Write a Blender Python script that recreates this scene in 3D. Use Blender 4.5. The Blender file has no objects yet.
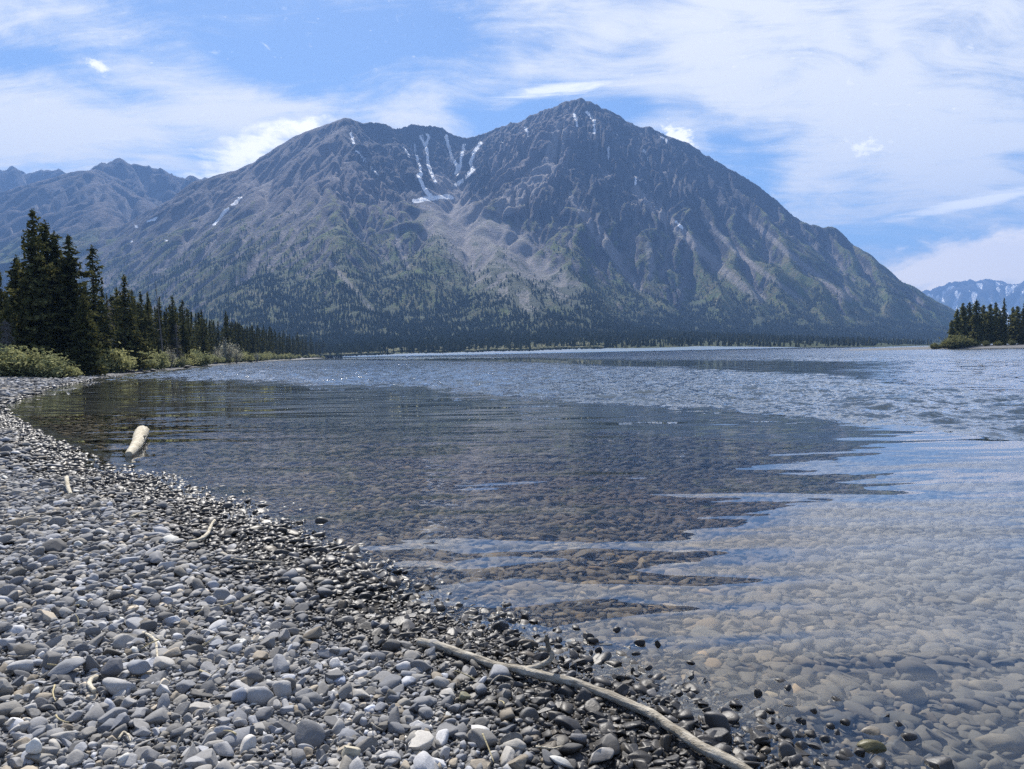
import bpy, bmesh, math, random
import numpy as np
from mathutils import Vector, Matrix

random.seed(11)
RNG = np.random.default_rng(7)
scene = bpy.context.scene
COL = scene.collection
rad = math.radians

# ------------------------------------------------------------------ camera
F = 745.0
CAM = np.array([0.0, 0.0, 1.75])
ROLL = rad(1.13)
PITCH = math.atan((384.5 - 352.9) / F)
fw = np.array([0, math.cos(PITCH), -math.sin(PITCH)])
r0 = np.array([1.0, 0, 0])
u0 = np.cross(r0, fw)
RT = math.cos(ROLL) * r0 - math.sin(ROLL) * u0
UP = math.sin(ROLL) * r0 + math.cos(ROLL) * u0


def ray(px, py):
    d = fw * F + RT * (px - 512.0) - UP * (py - 384.5)
    return d / np.linalg.norm(d)


def at(px, py, Y):
    """world point on the sight line through a photo pixel at forward distance Y"""
    d = ray(px, py)
    return CAM + d * (Y / d[1])


def proj(P):
    """photo pixel of world points (N,3)"""
    q = np.asarray(P, float) - CAM
    z = q @ fw
    return np.stack([512 + F * (q @ RT) / z, 384.5 - F * (q @ UP) / z], -1)


cd = bpy.data.cameras.new('camera')
cam = bpy.data.objects.new('camera', cd)
COL.objects.link(cam)
cd.sensor_width = 36.0
cd.lens = 36.0 * F / 1024.0
cd.clip_start = 0.1
cd.clip_end = 120000
M = Matrix.Identity(4)
for i in range(3):
    M[i][0], M[i][1], M[i][2], M[i][3] = RT[i], UP[i], -fw[i], CAM[i]
cam.matrix_world = M
scene.camera = cam

# ------------------------------------------------------------------ noise


def hash2(ix, iy, seed):
    n = (ix.astype(np.int64) * 374761393 + iy.astype(np.int64) * 668265263 + seed * 144665) & 0xFFFFFFFF
    n = ((n ^ (n >> 13)) * 1274126177) & 0xFFFFFFFF
    n = (n ^ (n >> 16)) & 0xFFFFFFFF
    return n


def perlin(x, y, seed=0):
    x = np.asarray(x, float); y = np.asarray(y, float)
    xi = np.floor(x); yi = np.floor(y)
    fx = x - xi; fy = y - yi
    ux = fx * fx * fx * (fx * (fx * 6 - 15) + 10)
    uy = fy * fy * fy * (fy * (fy * 6 - 15) + 10)

    def g(dx, dy):
        a = hash2(xi + dx, yi + dy, seed) * (2 * math.pi / 4294967296.0)
        return np.cos(a) * (fx - dx) + np.sin(a) * (fy - dy)
    a = g(0, 0); b = g(1, 0); c = g(0, 1); d = g(1, 1)
    return ((a + (b - a) * ux) * (1 - uy) + (c + (d - c) * ux) * uy) * 1.5


def fbm(x, y, octv=5, seed=0, gain=0.5):
    s = 0; a = 1.0; t = 0
    for k in range(octv):
        s = s + a * perlin(x, y, seed + k * 17)
        t += a
        a *= gain
        x = x * 2.03 + 13.1; y = y * 2.03 + 7.7
    return s / t


def ridged(x, y, octv=4, seed=0, gain=0.5):
    s = 0; a = 1.0; t = 0
    for k in range(octv):
        s = s + a * (1 - 2 * np.abs(perlin(x, y, seed + k * 31)))
        t += a
        a *= gain
        x = x * 2.1 + 3.3; y = y * 2.1 + 9.1
    return s / t


def sstep(a, b, x):
    t = np.clip((x - a) / (b - a), 0, 1)
    return t * t * (3 - 2 * t)


# ------------------------------------------------------------------ scene helpers
def tag(o, label=None, cat=None, group=None, kind=None):
    if label: o['label'] = label
    if cat: o['category'] = cat
    if group: o['group'] = group
    if kind: o['kind'] = kind
    return o


def np_mesh(name, verts, faces, mat=None, smooth=True, attrs=None):
    """faces: (n,3) or (n,4) int array"""
    me = bpy.data.meshes.new(name)
    verts = np.ascontiguousarray(verts, np.float32)
    faces = np.ascontiguousarray(faces, np.int32)
    n, k = faces.shape
    me.vertices.add(len(verts)); me.vertices.foreach_set('co', verts.ravel())
    me.loops.add(n * k); me.loops.foreach_set('vertex_index', faces.ravel())
    me.polygons.add(n)
    me.polygons.foreach_set('loop_start', np.arange(n, dtype=np.int32) * k)
    me.polygons.foreach_set('loop_total', np.full(n, k, np.int32))
    me.update(calc_edges=True)
    me.polygons.foreach_set('use_smooth', np.full(n, smooth))
    for a, v in (attrs or {}).items():
        v = np.ascontiguousarray(v, np.float32)
        if v.ndim == 2:
            at_ = me.attributes.new(a, 'FLOAT_COLOR', 'POINT')
            if v.shape[1] == 3:
                v = np.concatenate([v, np.ones((len(v), 1), np.float32)], 1)
            at_.data.foreach_set('color', np.ascontiguousarray(v).ravel())
        else:
            at_ = me.attributes.new(a, 'FLOAT', 'POINT')
            at_.data.foreach_set('value', v)
    if mat: me.materials.append(mat)
    return me


def link(name, me, parent=None):
    o = bpy.data.objects.new(name, me)
    COL.objects.link(o)
    if parent is not None: o.parent = parent
    return o


def grid_faces(nr, nc, wrap=False):
    i = np.arange(nr - 1)[:, None]
    j = np.arange(nc if wrap else nc - 1)[None, :]
    j2 = (j + 1) % nc
    a = i * nc + j; b = i * nc + j2; c = (i + 1) * nc + j2; d = (i + 1) * nc + j
    return np.stack([a, b, c, d], -1).reshape(-1, 4)


def empty(name, loc=(0, 0, 0), rz=0.0):
    o = bpy.data.objects.new(name, None)
    o.empty_display_size = 0.2
    COL.objects.link(o)
    o.location = loc; o.rotation_euler = (0, 0, rz)
    return o


class NT:
    """tiny node-tree builder"""
    def __init__(s, tree):
        s.t = tree; tree.nodes.clear()

    def n(s, typ, **kw):
        nd = s.t.nodes.new(typ)
        for k, v in kw.items():
            if k == 'ins':
                for kk, vv in v.items():
                    s.set(nd, kk, vv)
            else:
                setattr(nd, k, v)
        return nd

    def set(s, nd, key, v):
        sock = nd.inputs[key]
        if isinstance(v, bpy.types.NodeSocket):
            s.t.links.new(v, sock)
        elif isinstance(v, bpy.types.Node):
            s.t.links.new(v.outputs[0], sock)
        else:
            sock.default_value = v

    def math(s, op, a, b=0.0, c=None, clamp=False):
        nd = s.n('ShaderNodeMath', operation=op, use_clamp=clamp)
        s.set(nd, 0, a); s.set(nd, 1, b)
        if c is not None: s.set(nd, 2, c)
        return nd.outputs[0]

    def vmath(s, op, a, b=None, sc=None):
        nd = s.n('ShaderNodeVectorMath', operation=op)
        s.set(nd, 0, a)
        if b is not None: s.set(nd, 1, b)
        if sc is not None: s.set(nd, 'Scale', sc)
        return nd.outputs['Value'] if op in ('DOT_PRODUCT', 'LENGTH') else nd.outputs[0]

    def ramp(s, v, a, b, lo=0.0, hi=1.0, smooth=True):
        nd = s.n('ShaderNodeMapRange', interpolation_type='SMOOTHSTEP' if smooth else 'LINEAR', clamp=True)
        s.set(nd, 0, v); s.set(nd, 1, a); s.set(nd, 2, b); s.set(nd, 3, lo); s.set(nd, 4, hi)
        return nd.outputs[0]

    def mix(s, f, a, b):
        nd = s.n('ShaderNodeMix', data_type='RGBA')
        s.set(nd, 0, f)
        s.set(nd, 6, a if not isinstance(a, tuple) else (*a[:3], 1))
        s.set(nd, 7, b if not isinstance(b, tuple) else (*b[:3], 1))
        return nd.outputs[2]

    def mul(s, a, b):
        nd = s.n('ShaderNodeMix', data_type='RGBA', blend_type='MULTIPLY')
        s.set(nd, 0, 1.0)
        s.set(nd, 6, a if not isinstance(a, tuple) else (*a[:3], 1))
        s.set(nd, 7, b if not isinstance(b, tuple) else (*b[:3], 1))
        return nd.outputs[2]

    def noise(s, vec, scale, detail=4.0, rough=0.5, dist=0.0, out=0, dim='3D'):
        nd = s.n('ShaderNodeTexNoise', noise_dimensions=dim)
        s.set(nd, 'Vector', vec); s.set(nd, 'Scale', scale); s.set(nd, 'Detail', detail)
        s.set(nd, 'Roughness', rough); s.set(nd, 'Distortion', dist)
        return nd.outputs[out]

    def attr(s, name, out='Fac'):
        nd = s.n('ShaderNodeAttribute', attribute_name=name)
        return nd.outputs[out]

    def pos(s):
        return s.n('ShaderNodeNewGeometry').outputs['Position']

    def mapping(s, vec, scale=(1, 1, 1), loc=(0, 0, 0), rot=(0, 0, 0)):
        nd = s.n('ShaderNodeMapping')
        s.set(nd, 0, vec); nd.inputs['Location'].default_value = loc
        nd.inputs['Rotation'].default_value = rot; nd.inputs['Scale'].default_value = scale
        return nd.outputs[0]

    def bump(s, h, strength=1.0, dist=1.0, normal=None):
        nd = s.n('ShaderNodeBump')
        s.set(nd, 'Height', h); s.set(nd, 'Strength', strength); s.set(nd, 'Distance', dist)
        if normal is not None: s.set(nd, 'Normal', normal)
        return nd.outputs[0]


def new_mat(name):
    m = bpy.data.materials.new(name); m.use_nodes = True
    return m, NT(m.node_tree)


def principled(nt, color, rough=0.8, normal=None, spec=0.3, **kw):
    b = nt.n('ShaderNodeBsdfPrincipled')
    nt.set(b, 'Base Color', color if not isinstance(color, tuple) else (*color[:3], 1))
    nt.set(b, 'Roughness', rough); nt.set(b, 'Specular IOR Level', spec)
    if normal is not None: nt.set(b, 'Normal', normal)
    for k, v in kw.items(): nt.set(b, k, v)
    o = nt.n('ShaderNodeOutputMaterial')
    nt.set(o, 'Surface', b.outputs[0])
    return b


# ------------------------------------------------------------------ light and sky
SUN_AZ = rad(-18.0)      # measured from +Y towards +X
SUN_EL = rad(47.0)
SKY = dict(strength=0.076)
sd = np.array([math.sin(SUN_AZ) * math.cos(SUN_EL), math.cos(SUN_AZ) * math.cos(SUN_EL), math.sin(SUN_EL)])
sl = bpy.data.lights.new('sun', 'SUN'); sl.energy = 5.0; sl.angle = rad(0.5); sl.color = (1.0, 0.95, 0.87)
so = bpy.data.objects.new('sun', sl); COL.objects.link(so)
so.rotation_euler = Vector(-sd).to_track_quat('-Z', 'Y').to_euler()


def build_world():
    w = bpy.data.worlds.new('World'); scene.world = w; w.use_nodes = True
    w.cycles.sampling_method = 'MANUAL'; w.cycles.sample_map_resolution = 512
    nt = NT(w.node_tree)
    sky = nt.n('ShaderNodeTexSky', sky_type='NISHITA', sun_disc=False, sun_elevation=SUN_EL,
               sun_rotation=SUN_AZ, altitude=700, air_density=1.0, dust_density=0.6, ozone_density=2.0)
    g = nt.n('ShaderNodeTexCoord').outputs['Generated']
    d = nt.vmath('NORMALIZE', g)
    sep = nt.n('ShaderNodeSeparateXYZ'); nt.set(sep, 0, d)
    X, Y, Z = sep.outputs
    az = nt.math('ARCTAN2', X, Y)
    el = nt.math('ARCSINE', Z)
    zz = nt.math('ADD', nt.math('MAXIMUM', Z, 0.0), 0.16)
    pl = nt.n('ShaderNodeCombineXYZ')
    nt.set(pl, 0, nt.math('DIVIDE', X, zz)); nt.set(pl, 1, nt.math('DIVIDE', Y, zz))
    P = pl.outputs[0]
    ae = nt.n('ShaderNodeCombineXYZ'); nt.set(ae, 0, az); nt.set(ae, 1, el)
    AE = ae.outputs[0]
    # cirrus: two sheets of stretched, warped noise on a high flat layer
    wv = nt.noise(P, 0.9, 3, 0.5, 0, out=1)
    wP = nt.vmath('ADD', P, nt.vmath('SCALE', nt.vmath('SUBTRACT', wv, (0.5, 0.5, 0.5)), sc=0.75))
    c1 = nt.noise(nt.mapping(wP, (0.55, 1.5, 1), (3.1, 0.4, 0), (0, 0, rad(24))), 1.5, 9, 0.6)
    c2 = nt.noise(nt.mapping(wP, (0.9, 0.8, 1), (7.7, 1.9, 0)), 0.62, 5, 0.5)
    c4 = nt.noise(nt.mapping(wP, (0.30, 5.0, 1), (2.2, 1.8, 0), (0, 0, rad(32))), 3.2, 8, 0.7, 0.3)
    c3 = nt.noise(nt.mapping(wP, (0.35, 3.2, 1), (1.2, 8.8, 0), (0, 0, rad(-18))), 2.4, 7, 0.65)

    AEm = nt.mapping(AE, (1, 1.6, 1))
    NZ = [nt.noise(AEm, 3.5, 3, 0.55, out=1), nt.noise(AEm, 11.0, 5, 0.6, out=1), nt.noise(AEm, 30.0, 6, 0.6, out=1)]

    def blob(px, py, sx, sy, rot=0.0, wob=0.35, soft=1.0, nscale=9.0, detail=5):
        """an ellipse of cloud round a compass direction; sx, sy in photo-pixel angles"""
        dd = ray(px, py)
        a0 = math.atan2(dd[0], dd[1]); e0 = math.asin(dd[2])
        v = nt.mapping(nt.vmath('SUBTRACT', AE, (a0, e0, 0)), (1, 1, 1), (0, 0, 0), (0, 0, rad(-rot)))
        nz = NZ[0] if nscale < 6 else (NZ[1] if nscale < 20 else NZ[2])
        v = nt.vmath('MULTIPLY', v, (F / sx, F / sy, 0))
        v = nt.vmath('ADD', v, nt.vmath('SCALE', nt.vmath('SUBTRACT', nz, (0.5, 0.5, 0.5)), sc=wob * 4))
        r = nt.vmath('LENGTH', nt.vmath('MULTIPLY', v, (1, 1, 0)))
        return nt.ramp(r, 1.0, max(0.0, 1.0 - soft), 0.0, 1.0)

    # broad cover where the photograph has cloud, broad holes where it has blue
    cover = 0.0
    for (px, py, sx, sy, rot, amt) in (
            (80, 150, 250, 85, 8, .36), (880, 90, 270, 170, -20, .42), (600, 20, 260, 60, 0, .20), (420, 110, 160, 34, 0, .14),
            (760, 150, 170, 80, -25, .20), (950, 290, 260, 60, 8, .34), (40, 20, 200, 60, 0, .18), (250, 100, 200, 55, 0, .16)):
        cover = nt.math('ADD', cover, nt.math('MULTIPLY', blob(px, py, sx, sy, rot, .45, 1.0, 3.0, 3), amt))
    for (px, py, sx, sy, rot, amt) in (
            (310, 55, 190, 55, 5, .16), (735, 215, 60, 90, 25, .30), (850, 175, 60, 26, 0, .25), (930, 235, 120, 22, -6, .28),
            (860, 40, 26, 60, 20, .16), (520, 110, 150, 30, 0, .16), (440, 60, 90, 40, 0, .08), (60, 70, 120, 16, -10, .10)):
        cover = nt.math('SUBTRACT', cover, nt.math('MULTIPLY', blob(px, py, sx, sy, rot, .45, 1.0, 4.0, 3), amt))
    dens = nt.math('ADD', nt.math('MULTIPLY', c1, 0.95), nt.math('MULTIPLY', c2, 0.55))
    dens = nt.math('ADD', dens, nt.math('MULTIPLY', c3, 0.40))
    dens = nt.math('ADD', dens, nt.math('MULTIPLY', c4, 0.30))
    c5 = nt.noise(nt.mapping(wP, (0.8, 1.25, 1), (5.2, 6.8, 0), (0, 0, rad(38))), 3.4, 11, 0.68, 0.25)
    dens = nt.math('ADD', dens, nt.math('MULTIPLY', c5, 0.85))
    dens = nt.math('ADD', nt.math('SUBTRACT', dens, 1.535), cover)
    m = nt.ramp(dens, -0.14, 0.34, 0.0, 0.95)
    # named clouds: bright banks near the ridges, small puffs and one long streak
    fib = nt.noise(nt.mapping(AE, (7, 40, 1), (0, 0, 0), (0, 0, rad(-20))), 1.8, 8, 0.65, 0.8)
    fib2 = nt.noise(nt.mapping(AE, (6, 60, 1), (3, 1, 0), (0, 0, rad(-5))), 1.6, 7, 0.65, 0.5)
    puff = nt.noise(AEm, 70.0, 6, 0.65)
    cau = nt.noise(AEm, 34.0, 7, 0.62, 0.4)

    def cut(bl, nz, k, lo, hi, top=1.0):
        return nt.ramp(nt.math('ADD', bl, nt.math('MULTIPLY', nt.math('SUBTRACT', nz, 0.5), k)), lo, hi, 0.0, top)
    b1 = cut(blob(246, 152, 105, 26, 25, .10, 1.0, 12), nt.math('MULTIPLY_ADD', fib, 0.5, nt.math('MULTIPLY', cau, 0.5)), 2.4, 0.25, 0.95, 1.0)
    b1b = cut(blob(292, 131, 56, 16, 16, .10, 1.0, 14), cau, 2.2, 0.25, 0.95)
    b2 = cut(blob(679, 136, 32, 15, -28, .06, 1.0, 26), puff, 2.3, 0.30, 0.85)
    b3 = cut(blob(985, 262, 150, 48, 10, .2, 1.0, 8), cau, 0.9, 0.22, 0.75, 0.95)
    b4 = cut(blob(968, 203, 105, 9, 7, .05, 1.0, 10), fib2, 2.0, 0.25, 0.95, 0.85)
    b5 = cut(blob(98, 68, 17, 10, -20, .1, 1.0, 26), puff, 2.2, 0.30, 0.95, 0.85)
    b6 = cut(blob(868, 148, 42, 16, -10, .2, 1.0, 40), puff, 3.4, 0.55, 1.2, 0.7)
    b7 = cut(blob(545, 92, 110, 12, 3, .1, 1.0, 10), fib2, 2.2, 0.30, 1.1, 0.7)
    bright = b1
    for b in (b1b, b2, b4, b5, b6, b7):
        bright = nt.math('MAXIMUM', bright, b)
    cir = SKY.get('cirrus', (7.9, 8.0, 8.2)); bri = SKY.get('bright', (11.5, 11.2, 10.6))
    base = nt.mul(sky.outputs[0], SKY.get('tint', (0.68, 0.83, 1.0)))
    col = nt.mix(m, base, cir)
    col = nt.mix(bright, col, bri)
    col = nt.mix(b3, col, (16.0, 13.6, 10.2))
    bg = nt.n('ShaderNodeBackground'); nt.set(bg, 0, col); nt.set(bg, 1, SKY['strength'])
    o = nt.n('ShaderNodeOutputWorld'); nt.set(o, 0, bg.outputs[0])


build_world()
vs = scene.view_settings
vs.view_transform = 'Standard'; vs.look = 'None'; vs.gamma = 1.0; vs.use_curve_mapping = False
vs.exposure = 0.92
cy = scene.cycles
cy.use_denoising = False
try: cy.denoiser = 'OPENIMAGEDENOISE'
except Exception: pass
cy.max_bounces = 8; cy.transparent_max_bounces = 16; cy.diffuse_bounces = 3; cy.glossy_bounces = 3
cy.volume_bounces = 0
cy.sample_clamp_direct = 12.0; cy.sample_clamp_indirect = 6.0
cy.caustics_reflective = False; cy.caustics_refractive = False
# ------------------------------------------------------------------ shore geography
SHORE_PX = [(880, 769), (735, 706), (610, 646), (500, 606), (405, 570), (320, 540), (225, 498), (150, 470), (100, 453),
            (52, 437), (14, 415), (12, 405), (50, 389), (96, 380), (130, 375), (160, 371.5), (200, 367.2), (250, 362.4), (290, 360.0), (326, 358.0)]


def on_water(px, py):
    d = ray(px, py)
    p = CAM + d * (CAM[2] / -d[2])
    return p[:2]


SHORE = np.array([(200.0, -300.0), (40.0, -40.0), (8.0, -6.0), (3.0, 0.6)] + [tuple(on_water(*p)) for p in SHORE_PX]
                 + [(-420.0, 1150.0), (-1500.0, 2600.0), (-6000.0, 5000.0)])
LANDPOLY = np.concatenate([SHORE, [(-60000.0, 6000.0), (-60000.0, -60000.0), (200.0, -60000.0)]])


def polyline_dist(x, y, P):
    best = np.full(x.shape, 1e18)
    for k in range(len(P) - 1):
        ax, ay = P[k]; bx, by = P[k + 1]
        dx, dy = bx - ax, by - ay
        t = np.clip(((x - ax) * dx + (y - ay) * dy) / (dx * dx + dy * dy), 0, 1)
        d2 = (x - ax - t * dx) ** 2 + (y - ay - t * dy) ** 2
        best = np.minimum(best, d2)
    return np.sqrt(best)


def in_poly(x, y, P):
    ins = np.zeros(x.shape, bool)
    n = len(P); j = n - 1
    for i in range(n):
        xi, yi = P[i]; xj, yj = P[j]
        if yi != yj:
            c = ((yi > y) != (yj > y)) & (x < (xj - xi) * (y - yi) / (yj - yi) + xi)
            ins ^= c
        j = i
    return ins


def shore_sd(x, y):
    """metres inland (+) or offshore (-)"""
    x = np.asarray(x, float); y = np.asarray(y, float)
    r = np.hypot(x, y)
    wob = np.clip(r / 90.0, 0.12, 3.0)
    xx = x + perlin(x / (4 + wob * 6), y / (4 + wob * 6), 5) * 0.5 * wob * (r > 3)
    d = polyline_dist(xx, y, SHORE)
    return np.where(in_poly(xx, y, LANDPOLY), d, -d)


ISL = np.array([222.0, 300.0, 84.0, 54.0])


def ground_h(x, y):
    x = np.asarray(x, float); y = np.asarray(y, float)
    d = shore_sd(x, y)
    r = np.hypot(x, y)
    land = np.where(d < 24, 0.062 * d - 0.0004 * d * d * (d < 24), 0.062 * 24 - 0.0004 * 576 + 0.012 * (d - 24))
    land = np.minimum(land, 1.25 + 0.010 * np.maximum(d - 20, 0))
    land = np.minimum(land, 30)
    bed = np.maximum(np.where(d > -3, 0.055 * d, 0.055 * -3 + 0.085 * (d + 3)), -6.0)
    land = land - 0.03 * (1 - sstep(0.3, 3.0, d))
    bed = bed - 0.03
    z = np.where(d > 0, land, bed)
    z = z + perlin(x / 1.3, y / 1.3, 2) * 0.018 + perlin(x / 5.0, y / 5.0, 3) * 0.03
    e = ((x - ISL[0]) / ISL[2]) ** 2 + ((y - ISL[1]) / ISL[3]) ** 2 + perlin(x / 18, y / 18, 9) * .12
    isl = np.where(e < 1, 1.3 * np.sqrt(np.clip(1 - e, 0, 1)), -6.0 * np.clip((e - 1) * 1.2, 0, 1))
    z = np.where(r > 2400, np.minimum(z, 4.0), z)
    z = np.where((x > 60) & (y > 100), np.maximum(z, isl), z)
    return z


def ground_pt(px, py, lift=0.0, rmax=1500):
    """first place where the sight line of a photo pixel meets the ground"""
    d = ray(px, py)
    t = np.geomspace(1.5, rmax, 6000)
    P = CAM[None] + d[None] * t[:, None]
    g = ground_h(P[:, 0], P[:, 1]) + lift
    k = np.argmax(P[:, 2] < g)
    if P[k, 2] >= g[k]: k = len(t) - 1
    return np.array([P[k, 0], P[k, 1], ground_h(P[k:k + 1, 0], P[k:k + 1, 1])[0]])


# ------------------------------------------------------------------ ground sheet (beach, lake bed, forest floor) as one mesh
def build_ground():
    a_in = np.radians(np.arange(-48, 48.01, 0.2))
    a_out = np.radians(np.arange(52, 308.1, 4.0))
    ang = np.concatenate([a_in, a_out])
    rr = np.concatenate([[0.05], np.geomspace(0.6, 13000, 300)])
    R, A = np.meshgrid(rr, ang, indexing='ij')
    x = R * np.sin(A); y = R * np.cos(A)
    z = ground_h(x, y)
    v = np.stack([x, y, z], -1).reshape(-1, 3)
    f = grid_faces(len(rr), len(ang), True)[:, ::-1]
    d = shore_sd(x, y).ravel()
    m, nt = new_mat('shingle_ground')
    p = nt.pos()
    sd_ = nt.attr('inland')
    sep = nt.n('ShaderNodeSeparateXYZ'); nt.set(sep, 0, p)
    vor = nt.n('ShaderNodeTexVoronoi', feature='F1'); nt.set(vor, 'Vector', nt.mapping(p, (1, 1, 0.6))); nt.set(vor, 'Scale', 11.0)
    vor2 = nt.n('ShaderNodeTexVoronoi', feature='DISTANCE_TO_EDGE'); nt.set(vor2, 'Vector', nt.mapping(p, (1, 1, 0.6))); nt.set(vor2, 'Scale', 11.0)
    hsv = nt.n('ShaderNodeSeparateColor'); nt.set(hsv, 0, vor.outputs['Color'])
    dry = nt.mix(hsv.outputs[0], (0.09, 0.095, 0.105), (0.33, 0.335, 0.35))
    big = nt.noise(p, 0.35, 4, 0.6)
    dry = nt.mul(dry, nt.mix(big, (0.75, 0.75, 0.75), (1.15, 1.13, 1.1)))
    gap = nt.ramp(vor2.outputs[0], 0.0, 0.16, 0.25, 1.0)
    gc = nt.n('ShaderNodeCombineColor'); [nt.set(gc, i, gap) for i in range(3)]
    dry = nt.mul(dry, gc.outputs[0])
    wet = nt.mul(dry, (0.13, 0.112, 0.09))
    deep = nt.ramp(sep.outputs[2], -0.5, -2.6)  # bed colour darkens with depth, standing in for light the water absorbs
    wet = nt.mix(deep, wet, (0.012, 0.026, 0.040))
    wetf = nt.ramp(nt.math('ADD', sep.outputs[2], nt.math('MULTIPLY', nt.math('SUBTRACT', nt.noise(p, 2.0, 3), 0.5), 0.05)), 0.07, 0.02)
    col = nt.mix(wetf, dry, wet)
    floor = nt.mix(nt.noise(p, 0.6, 5, 0.6), (0.035, 0.042, 0.018), (0.12, 0.12, 0.06))
    far_land = nt.ramp(nt.math('ADD', sd_, nt.math('MULTIPLY', nt.noise(p, 0.15, 3), 6.0)), 27.0, 31.0)
    col = nt.mix(far_land, col, floor)
    bh = nt.math('MINIMUM', vor2.outputs[0], 0.25)
    nrm = nt.bump(bh, 1.0, 0.12)
    principled(nt, col, 0.85, nrm, 0.3)
    me = np_mesh('ground', v, f, m, True, {'inland': d})
    o = link('ground', me); tag(o, 'grey shingle beach sloping into the lake', 'ground', kind='structure')
    return o


# ------------------------------------------------------------------ the lake
WATER = dict(swell=0.27, wavelet=0.09, micro=0.014, c1=0.0, c2=0.45, c3=0.85)
WAVES = [(2.4, 0.10, 1.5, 0.25, 61), (1.1, 0.125, 1.3, -0.2, 62), (0.55, 0.065, 1.2, 0.1, 63), (0.28, 0.020, 1.0, 0.5, 64)]


def build_lake():
    a_in = np.radians(np.arange(-46, 46.01, 0.2))
    a_out = np.radians(np.arange(50, 310.1, 4.0))
    ang = np.concatenate([a_in, a_out])
    rr = [0.05, 1.0, 2.0, 4.0]
    while rr[-1] < 230: rr.append(rr[-1] + (0.25 if rr[-1] < 13 else 0.055 if rr[-1] < 26 else rr[-1] * 0.0021))
    rr = np.concatenate([rr, np.geomspace(232, 12900, 130)])
    R, A = np.meshgrid(rr, ang, indexing='ij')
    x = R * np.sin(A); y = R * np.cos(A)
    # wind ruffles: measured from the photograph as distances along each bearing
    t = np.degrees(A)
    wob = perlin(x / 9, y / 14, 41) * 0.10 + perlin(x / 3, y / 3, 42) * 0.08
    lr = np.log(np.maximum(R, 0.5)) + wob
    deg = lambda px: math.degrees(math.atan((px - 512) / F))
    T = [deg(p) for p in (60, 120, 200, 320, 500, 700, 860, 1000)]
    lo = np.interp(t, T, np.log([95, 78, 68, 52, 31, 23.5, 18.5, 17.0]))
    hi = np.interp(t, [deg(p) for p in (330, 450, 600, 750, 930, 1010)], np.log([420, 190, 90, 57, 37, 30]))
    far = np.interp(t, [deg(p) for p in (330, 440, 600, 750, 930, 1010)], np.log([900, 520, 150, 112, 92, 88]))
    r1 = sstep(-0.10, 0.12, lr - lo) * (1 - sstep(-0.10, 0.10, lr - hi))
    r2 = sstep(-0.08, 0.12, lr - far)
    right = sstep(22, 30, t) * sstep(np.log(30), np.log(45), lr) * 0.35
    ruf = np.clip(np.maximum(np.maximum(r1, r2), right), 0, 1).ravel()
    # real little waves where the wind touches the water
    att = (1 - sstep(150, 225, R)) * np.clip(np.maximum(r1, np.maximum(r2, right)), 0, 1) * (np.abs(A) < rad(46.1))
    res = np.maximum(R * 0.0024, 0.055)
    wz = 0
    for L, amp, ax, rot, sd_ in WAVES:
        c_, s_ = math.cos(rot), math.sin(rot)
        xx = x * c_ + y * s_; yy = -x * s_ + y * c_
        wz = wz + amp * perlin(xx / (L * ax), yy / L, sd_) * (1 - sstep(0.22, 0.45, res / L))
    z = wz * att
    v = np.stack([x, y, z], -1).reshape(-1, 3)
    f = grid_faces(len(rr), len(ang), True)[:, ::-1]
    farr = np.clip(sstep(math.log(90), math.log(230), lr), 0, 1).ravel()
    m, nt = new_mat('lake_water')
    p = nt.pos()
    rf = nt.attr('ruffle'); fr = nt.attr('far_ruffle')
    # facet slopes: long low swell with crests across the view, wavelets, and wind chop where the water is ruffled
    wp = nt.vmath('ADD', p, nt.vmath('SCALE', nt.vmath('SUBTRACT', nt.noise(p, 0.30, 2, out=1), (0.5, 0.5, 0.5)), sc=0.9))

    def slopes(vec, scale, detail, amp, ax=1.0):
        c = nt.vmath('SUBTRACT', nt.noise(vec, scale, detail, 0.5, 0, out=1), (0.5, 0.5, 0.5))
        c = nt.vmath('MULTIPLY', c, (ax, 1.0, 0.0))
        return nt.vmath('SCALE', c, sc=amp)
    patch = nt.ramp(nt.noise(nt.mapping(p, (0.5, 1, 1)), 0.16, 3), 0.35, 0.65, 0.35, 1.3)
    calm = nt.vmath('ADD', slopes(nt.mapping(wp, (0.13, 1.0, 1), (0, 0, 0), (0, 0, rad(3))), 2.1, 1, WATER['swell'], .3),
                    slopes(nt.mapping(wp, (0.40, 1.0, 1), (4, 9, 0), (0, 0, rad(-7))), 3.0, 2, WATER['wavelet'], .4))
    calm = nt.vmath('SCALE', calm, sc=patch)
    calm = nt.vmath('ADD', calm, slopes(nt.mapping(p, (0.6, 1, 1)), 8.0, 2, WATER['micro'], .7))
    rough = nt.vmath('ADD', slopes(nt.mapping(p, (0.75, 1, 1), (5, 2, 3), (0, 0, rad(-9))), 0.50, 2, WATER['c1'], .6),
                     slopes(nt.mapping(p, (0.7, 1, 1), (1, 2, 3), (0, 0, rad(12))), 1.5, 2, WATER['c2'], .7))
    rough = nt.vmath('ADD', rough, slopes(p, 7.0, 2, WATER['c3'], .9))
    sl_ = nt.vmath('ADD', calm, nt.vmath('SCALE', rough, sc=rf))
    nrm = nt.vmath('NORMALIZE', nt.vmath('ADD', nt.n('ShaderNodeNewGeometry').outputs['Normal'], sl_))
    gl = nt.n('ShaderNodeBsdfGlossy', distribution='BECKMANN'); nt.set(gl, 0, (1, 1, 1, 1))
    nt.set(gl, 'Roughness', nt.math('MULTIPLY_ADD', rf, nt.math('MULTIPLY_ADD', fr, 0.22, 0.05), 0.006)); nt.set(gl, 'Normal', nrm)
    tr = nt.n('ShaderNodeBsdfTransparent'); nt.set(tr, 0, (0.90, 0.94, 0.95, 1))
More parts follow.
